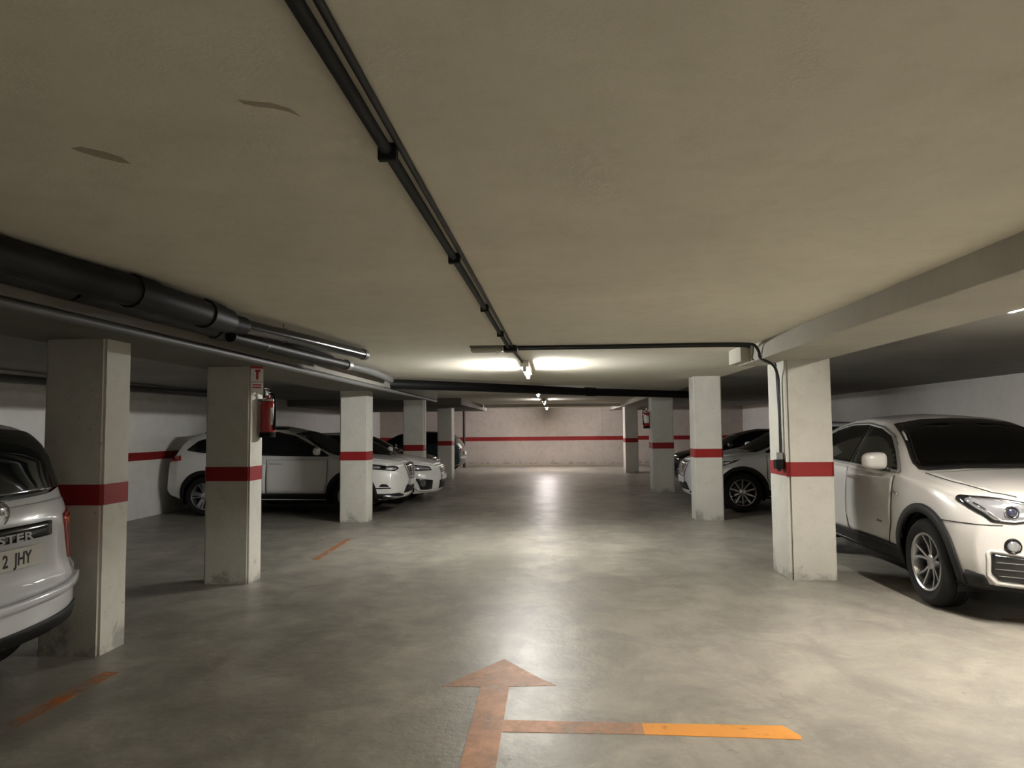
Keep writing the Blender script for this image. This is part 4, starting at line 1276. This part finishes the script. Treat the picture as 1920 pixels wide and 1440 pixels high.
def suv_front(c, paint_m, plate=()):
    """crossover face with a V grille, slim swept headlamps, fog recess"""
    for sg in (-1, 1):
        k = ('diag', sg, R(34))
        h = c.patch('headlamp', k, rounded([(.32, .80), (.34, .84), (.60, .865), (.84, .90), (.965, .925), (.90, .87), (.78, .81), (.62, .785), (.45, .765)], .015), .008, M['gloss_black'], res=.04)
        c.patch('lens', k, rounded([(.38, .80), (.40, .825), (.56, .842), (.58, .80), (.47, .78)], .012), .011, M['lamp_lens'], h, res=.03)
        c.patch('lens', k, rounded([(.64, .82), (.66, .852), (.80, .876), (.90, .90), (.84, .855), (.74, .815)], .012), .011, M['lamp_lens'], h, res=.03)
        c.ribbon('light_bar', k, [(.40, .848), (.60, .868), (.84, .902), (.95, .922)], .009, .013, M['lamp_inner'], h)
        f = c.patch('fog_lamp', k, rounded([(.60, .545), (.67, .55), (.70, .50), (.56, .495)], .015), .006, M['gloss_black'], res=.03)
        c.ribbon('fog_trim', k, [(.54, .475), (.76, .475)], .02, .008, M['gloss_black'], f)
        c.patch('lower_bumper', k, [(.10, .24), (.86, .24), (.90, .385), (.62, .38), (.30, .375), (.14, .34)], .010, M['cladding'], res=.05)
        c.ribbon('skid_trim', k, [(.12, .30), (.34, .30), (.55, .33), (.62, .34)], .035, .016, M['silver_trim'])
        c.ribbon('grille_chrome', 'front', [(sg * .38, .86), (sg * .27, .70), (sg * .16, .585), (0, .56)], .035, .018, M['silver_trim'], thick=.012)
    g = c.patch('grille', 'front', rounded([(-.40, .865), (-.27, .69), (-.16, .58), (.16, .58), (.27, .69), (.40, .865), (0, .885)], .03), .007, M['gloss_black'], res=.05)
    b = bmesh.new()
    lathe(b, [(.045, 0), (.05, .008), (.06, .008), (.065, 0)], 24, 'x')
    p = c.cast(c.frame('front'), 0, .76, .012)
    bmesh.ops.translate(b, vec=p, verts=b.verts)
    obj('round_emblem', b, M['chrome'], c.root, smooth=True)
    c.patch('lower_grille', 'front', [(-.42, .36), (.42, .36), (.34, .50), (-.34, .50)], .005, M['cladding'], res=.06)
    c.plate('front', 0, .54, plate, off=.012)

def hatch_front(c, paint_m, plate=(), lens=True):
    for sg in (-1, 1):
        k = ('diag', sg, R(36))
        h = c.patch('headlamp', k, rounded([(.36, .66), (.40, .73), (.62, .765), (.84, .80), (.90, .785), (.80, .69), (.66, .655)], .015), .008, M['gloss_black'], res=.04)
        if lens:
            c.patch('lens', k, rounded([(.42, .675), (.45, .718), (.62, .745), (.80, .775), (.74, .70), (.64, .675)], .012), .011, M['lamp_lens'], h, res=.03)
        it = c.patch('air_intake', k, rounded([(.34, .46), (.70, .50), (.60, .27), (.36, .27)], .02), .006, M['gloss_black'], res=.04)
        c.ribbon('intake_lip', k, [(.30, .255), (.62, .255), (.68, .31)], .03, .012, paint_m, it, thick=.012)
    g = c.patch('grille', 'front', rounded([(-.28, .72), (-.22, .58), (.22, .58), (.28, .72)], .02), .007, M['gloss_black'], res=.05)
    c.ribbon('grille_surround', 'front', [(-.28, .72), (-.22, .58), (.22, .58), (.28, .72)], .014, .012, M['silver_trim'], g, closed=True)
    c.patch('lower_grille', 'front', [(-.36, .27), (.36, .27), (.36, .44), (-.36, .44)], .005, M['cladding'], res=.06)
    c.plate('front', 0, .50, plate, off=.014)

# near right
build_coupe((3.99, 5.43 + 4.67 / 2, 0), R(-90), 'white coupe-like car facing the camera beside the nearest right pillar').root
# left row: white crossover (nose to the aisle, its right-hand side to the viewpoint)
c = common_car(SUV, M['car_white_clean'], (-2.68 - 4.39 / 2, 13.38, 0), 0.0, 'white crossover seen from its side behind the second and third left pillars', 'five', M['rim_silver'])
suv_front(c, M['car_white_clean'])
c.ribbon('roof_rail', 'right', [(2.2, 1.52), (2.6, 1.535), (3.1, 1.53), (3.7, 1.47)], .02, .02, M['gloss_black'], thick=.02)
c.patch('tail_lamp', 'right', rounded([(4.0, .98), (4.28, .94), (4.26, 1.06), (4.02, 1.07)], .02), .006, M['tail_red'], res=.05)
c.finish_body(M['car_white_clean'])
# white hatchback beyond it
c = common_car(HATCH, M['car_white_clean'], (-2.40 - 4.06 / 2, 15.42, 0), 0.0, 'white hatchback whose nose shows just beyond the white crossover', 'ten', clad=False)
hatch_front(c, M['car_white_clean'])
c.finish_body(M['car_white_clean'])
# black hatchback between the fourth and fifth left pillars
c = common_car(HATCH, M['car_black'], (-2.95 - 4.06 / 2, 18.35, 0), 0.0, 'black hatchback parked between the fourth and fifth left pillars', 'ten', clad=False, parts=False)
hatch_front(c, M['car_black'], lens=False)
c.finish_body(M['car_black'])
# dark car by the end wall, tail to the aisle
c = common_car(HATCH, M['car_teal'], (-3.15 - 4.06 / 2, 25.2, 0), R(180), 'dark blue-green car by the end wall showing its lit tail lamp', 'ten', clad=False, parts=False)
for sg in (-1, 1):
    h = c.patch('tail_lamp', 'rear', rounded([(sg * .48, .82), (sg * .66, .84), (sg * .68, 1.0), (sg * .5, 1.0)], .02), .008, M['label_white'], res=.05)
    c.patch('tail_lamp_red', 'rear', [(sg * .48, .76), (sg * .66, .78), (sg * .66, .83), (sg * .48, .81)], .009, M['tail_red'], h, res=.05)
c.ribbon('bumper_trim', 'rear', [(-.68, .52), (0, .50), (.68, .52)], .07, .012, M['silver_trim'])
c.plate('rear', 0, .66, (), off=.01)
c.finish_body(M['car_teal'])
# right row: white crossover nose to the aisle (its left-hand side to the viewpoint)
c = common_car(SUV, M['car_white_cool'], (2.36 + 4.39 / 2, 13.75, 0), R(180), 'white car nosing out behind the second right pillar, ten-spoke wheel in view', 'ten', M['rim_silver'])
suv_front(c, M['car_white_cool'])
c.finish_body(M['car_white_cool'])
# black car beyond it
c = common_car(HATCH, M['car_black'], (2.95 + 4.06 / 2, 19.15, 0), R(180), 'black car beyond the third right pillar, its dark roof above the white car bonnet', 'ten', clad=False, parts=False)
hatch_front(c, M['car_black'], lens=False)
c.finish_body(M['car_black'])

# near left: white estate-like car, its tail to the aisle
c = common_car(WAGON, M['car_white_cool'], (-2.90 - 4.34 / 2, 3.69, 0), R(180), 'white car cut by the left photo edge, its tail and number plate to the aisle', 'five', sides=('left', 'right'), dlo=[(1.32, 1.07), (1.62, 1.24), (1.96, 1.41), (2.3, 1.48), (2.8, 1.50), (3.4, 1.48), (3.85, 1.40), (3.98, 1.15), (3.0, 1.09), (2.0, 1.075)])
s_ = c
# tailgate glass over the default one
zr = [(-.70, 1.17), (-.66, 1.33), (-.585, 1.50), (0, 1.535), (.585, 1.50), (.66, 1.33), (.70, 1.17), (.5, 1.135), (0, 1.12), (-.5, 1.135)]
tg = c.patch('tailgate_window', 'rear', rounded(zr, .04), .010, M['glass_dark'], res=.05)
c.patch('tailgate', 'rear', rounded([(-.70, .60), (-.72, .80), (-.715, 1.10), (0, 1.09), (.715, 1.10), (.72, .80), (.70, .60), (0, .585)], .05), .006, M['car_white_cool'], res=.05, thick=.01)
c.ribbon('tailgate_gap', 'rear', [(-.715, 1.10), (-.735, .80), (-.71, .59), (0, .575), (.71, .59), (.735, .80), (.715, 1.10)], .010, .005, M['seam'])
st = c.patch('name_strip', 'rear', rounded([(-.41, .905), (-.41, .99), (.41, .99), (.41, .905)], .015), .016, M['gloss_black'], res=.05, thick=.012)
fr = c.frame('rear')
tm = text_mesh('DUSTER',   .062, .001, 1.98, 'CENTER', .0015)
for v in tm.verts:
    v.co = c.cast(fr, -v.co.x if False else v.co.x * -1, .925 + v.co.y, .0185 + v.co.z)
bmesh.ops.recalc_face_normals(tm, faces=tm.faces)
obj('strip_lettering', tm, M['silver_trim'], st)
pl = c.plate('rear', 0, .82, (('2', -.03), ('JHY', .055)), off=.02)
b = bmesh.new()
lathe(b, [(0, .012), (.025, .012), (.036, .008), (.04, .0), (.052, .0), (.056, .012), (.064, .012), (.068, 0)], 32, 'x')
bmesh.ops.remove_doubles(b, verts=b.verts, dist=1e-6)
for v in b.verts: v.co.x *= -1
p = c.cast(fr, 0, 1.06, .012)
bmesh.ops.translate(b, vec=p, verts=b.verts)
obj('round_emblem', b, M['chrome'], c.root, smooth=True, angle=40)
for sg in (-1, 1):
    k = ('diag', sg, R(180 - 40))
    kk = k
    side = 'left' if sg > 0 else 'right'
    t1 = c.patch('tail_lamp', side, rounded([(4.03, .72), (4.20, .72), (4.22, 1.0), (4.12, 1.04), (4.05, 1.0)], .02), .010, M['tail_red'], res=.04)
    c.patch('tail_lamp_amber', side, rounded([(4.06, .93), (4.19, .93), (4.19, .98), (4.08, .99)], .01), .013, M['tail_amber'], t1, res=.03)
# bumper: upper lip, lower black band, grey skid
c.ribbon('bumper_step', 'rear', [(-.80, .60), (-.5, .575), (0, .565), (.5, .575), (.80, .60)], .05, .030, M['car_white_cool'], thick=.03, cross=2)
c.patch('lower_bumper', 'rear', rounded([(-.80, .37), (-.80, .45), (0, .43), (.80, .45), (.80, .37), (0, .36)], .02), .012, M['cladding'], res=.05)
c.finish_body(M['car_white_cool'])
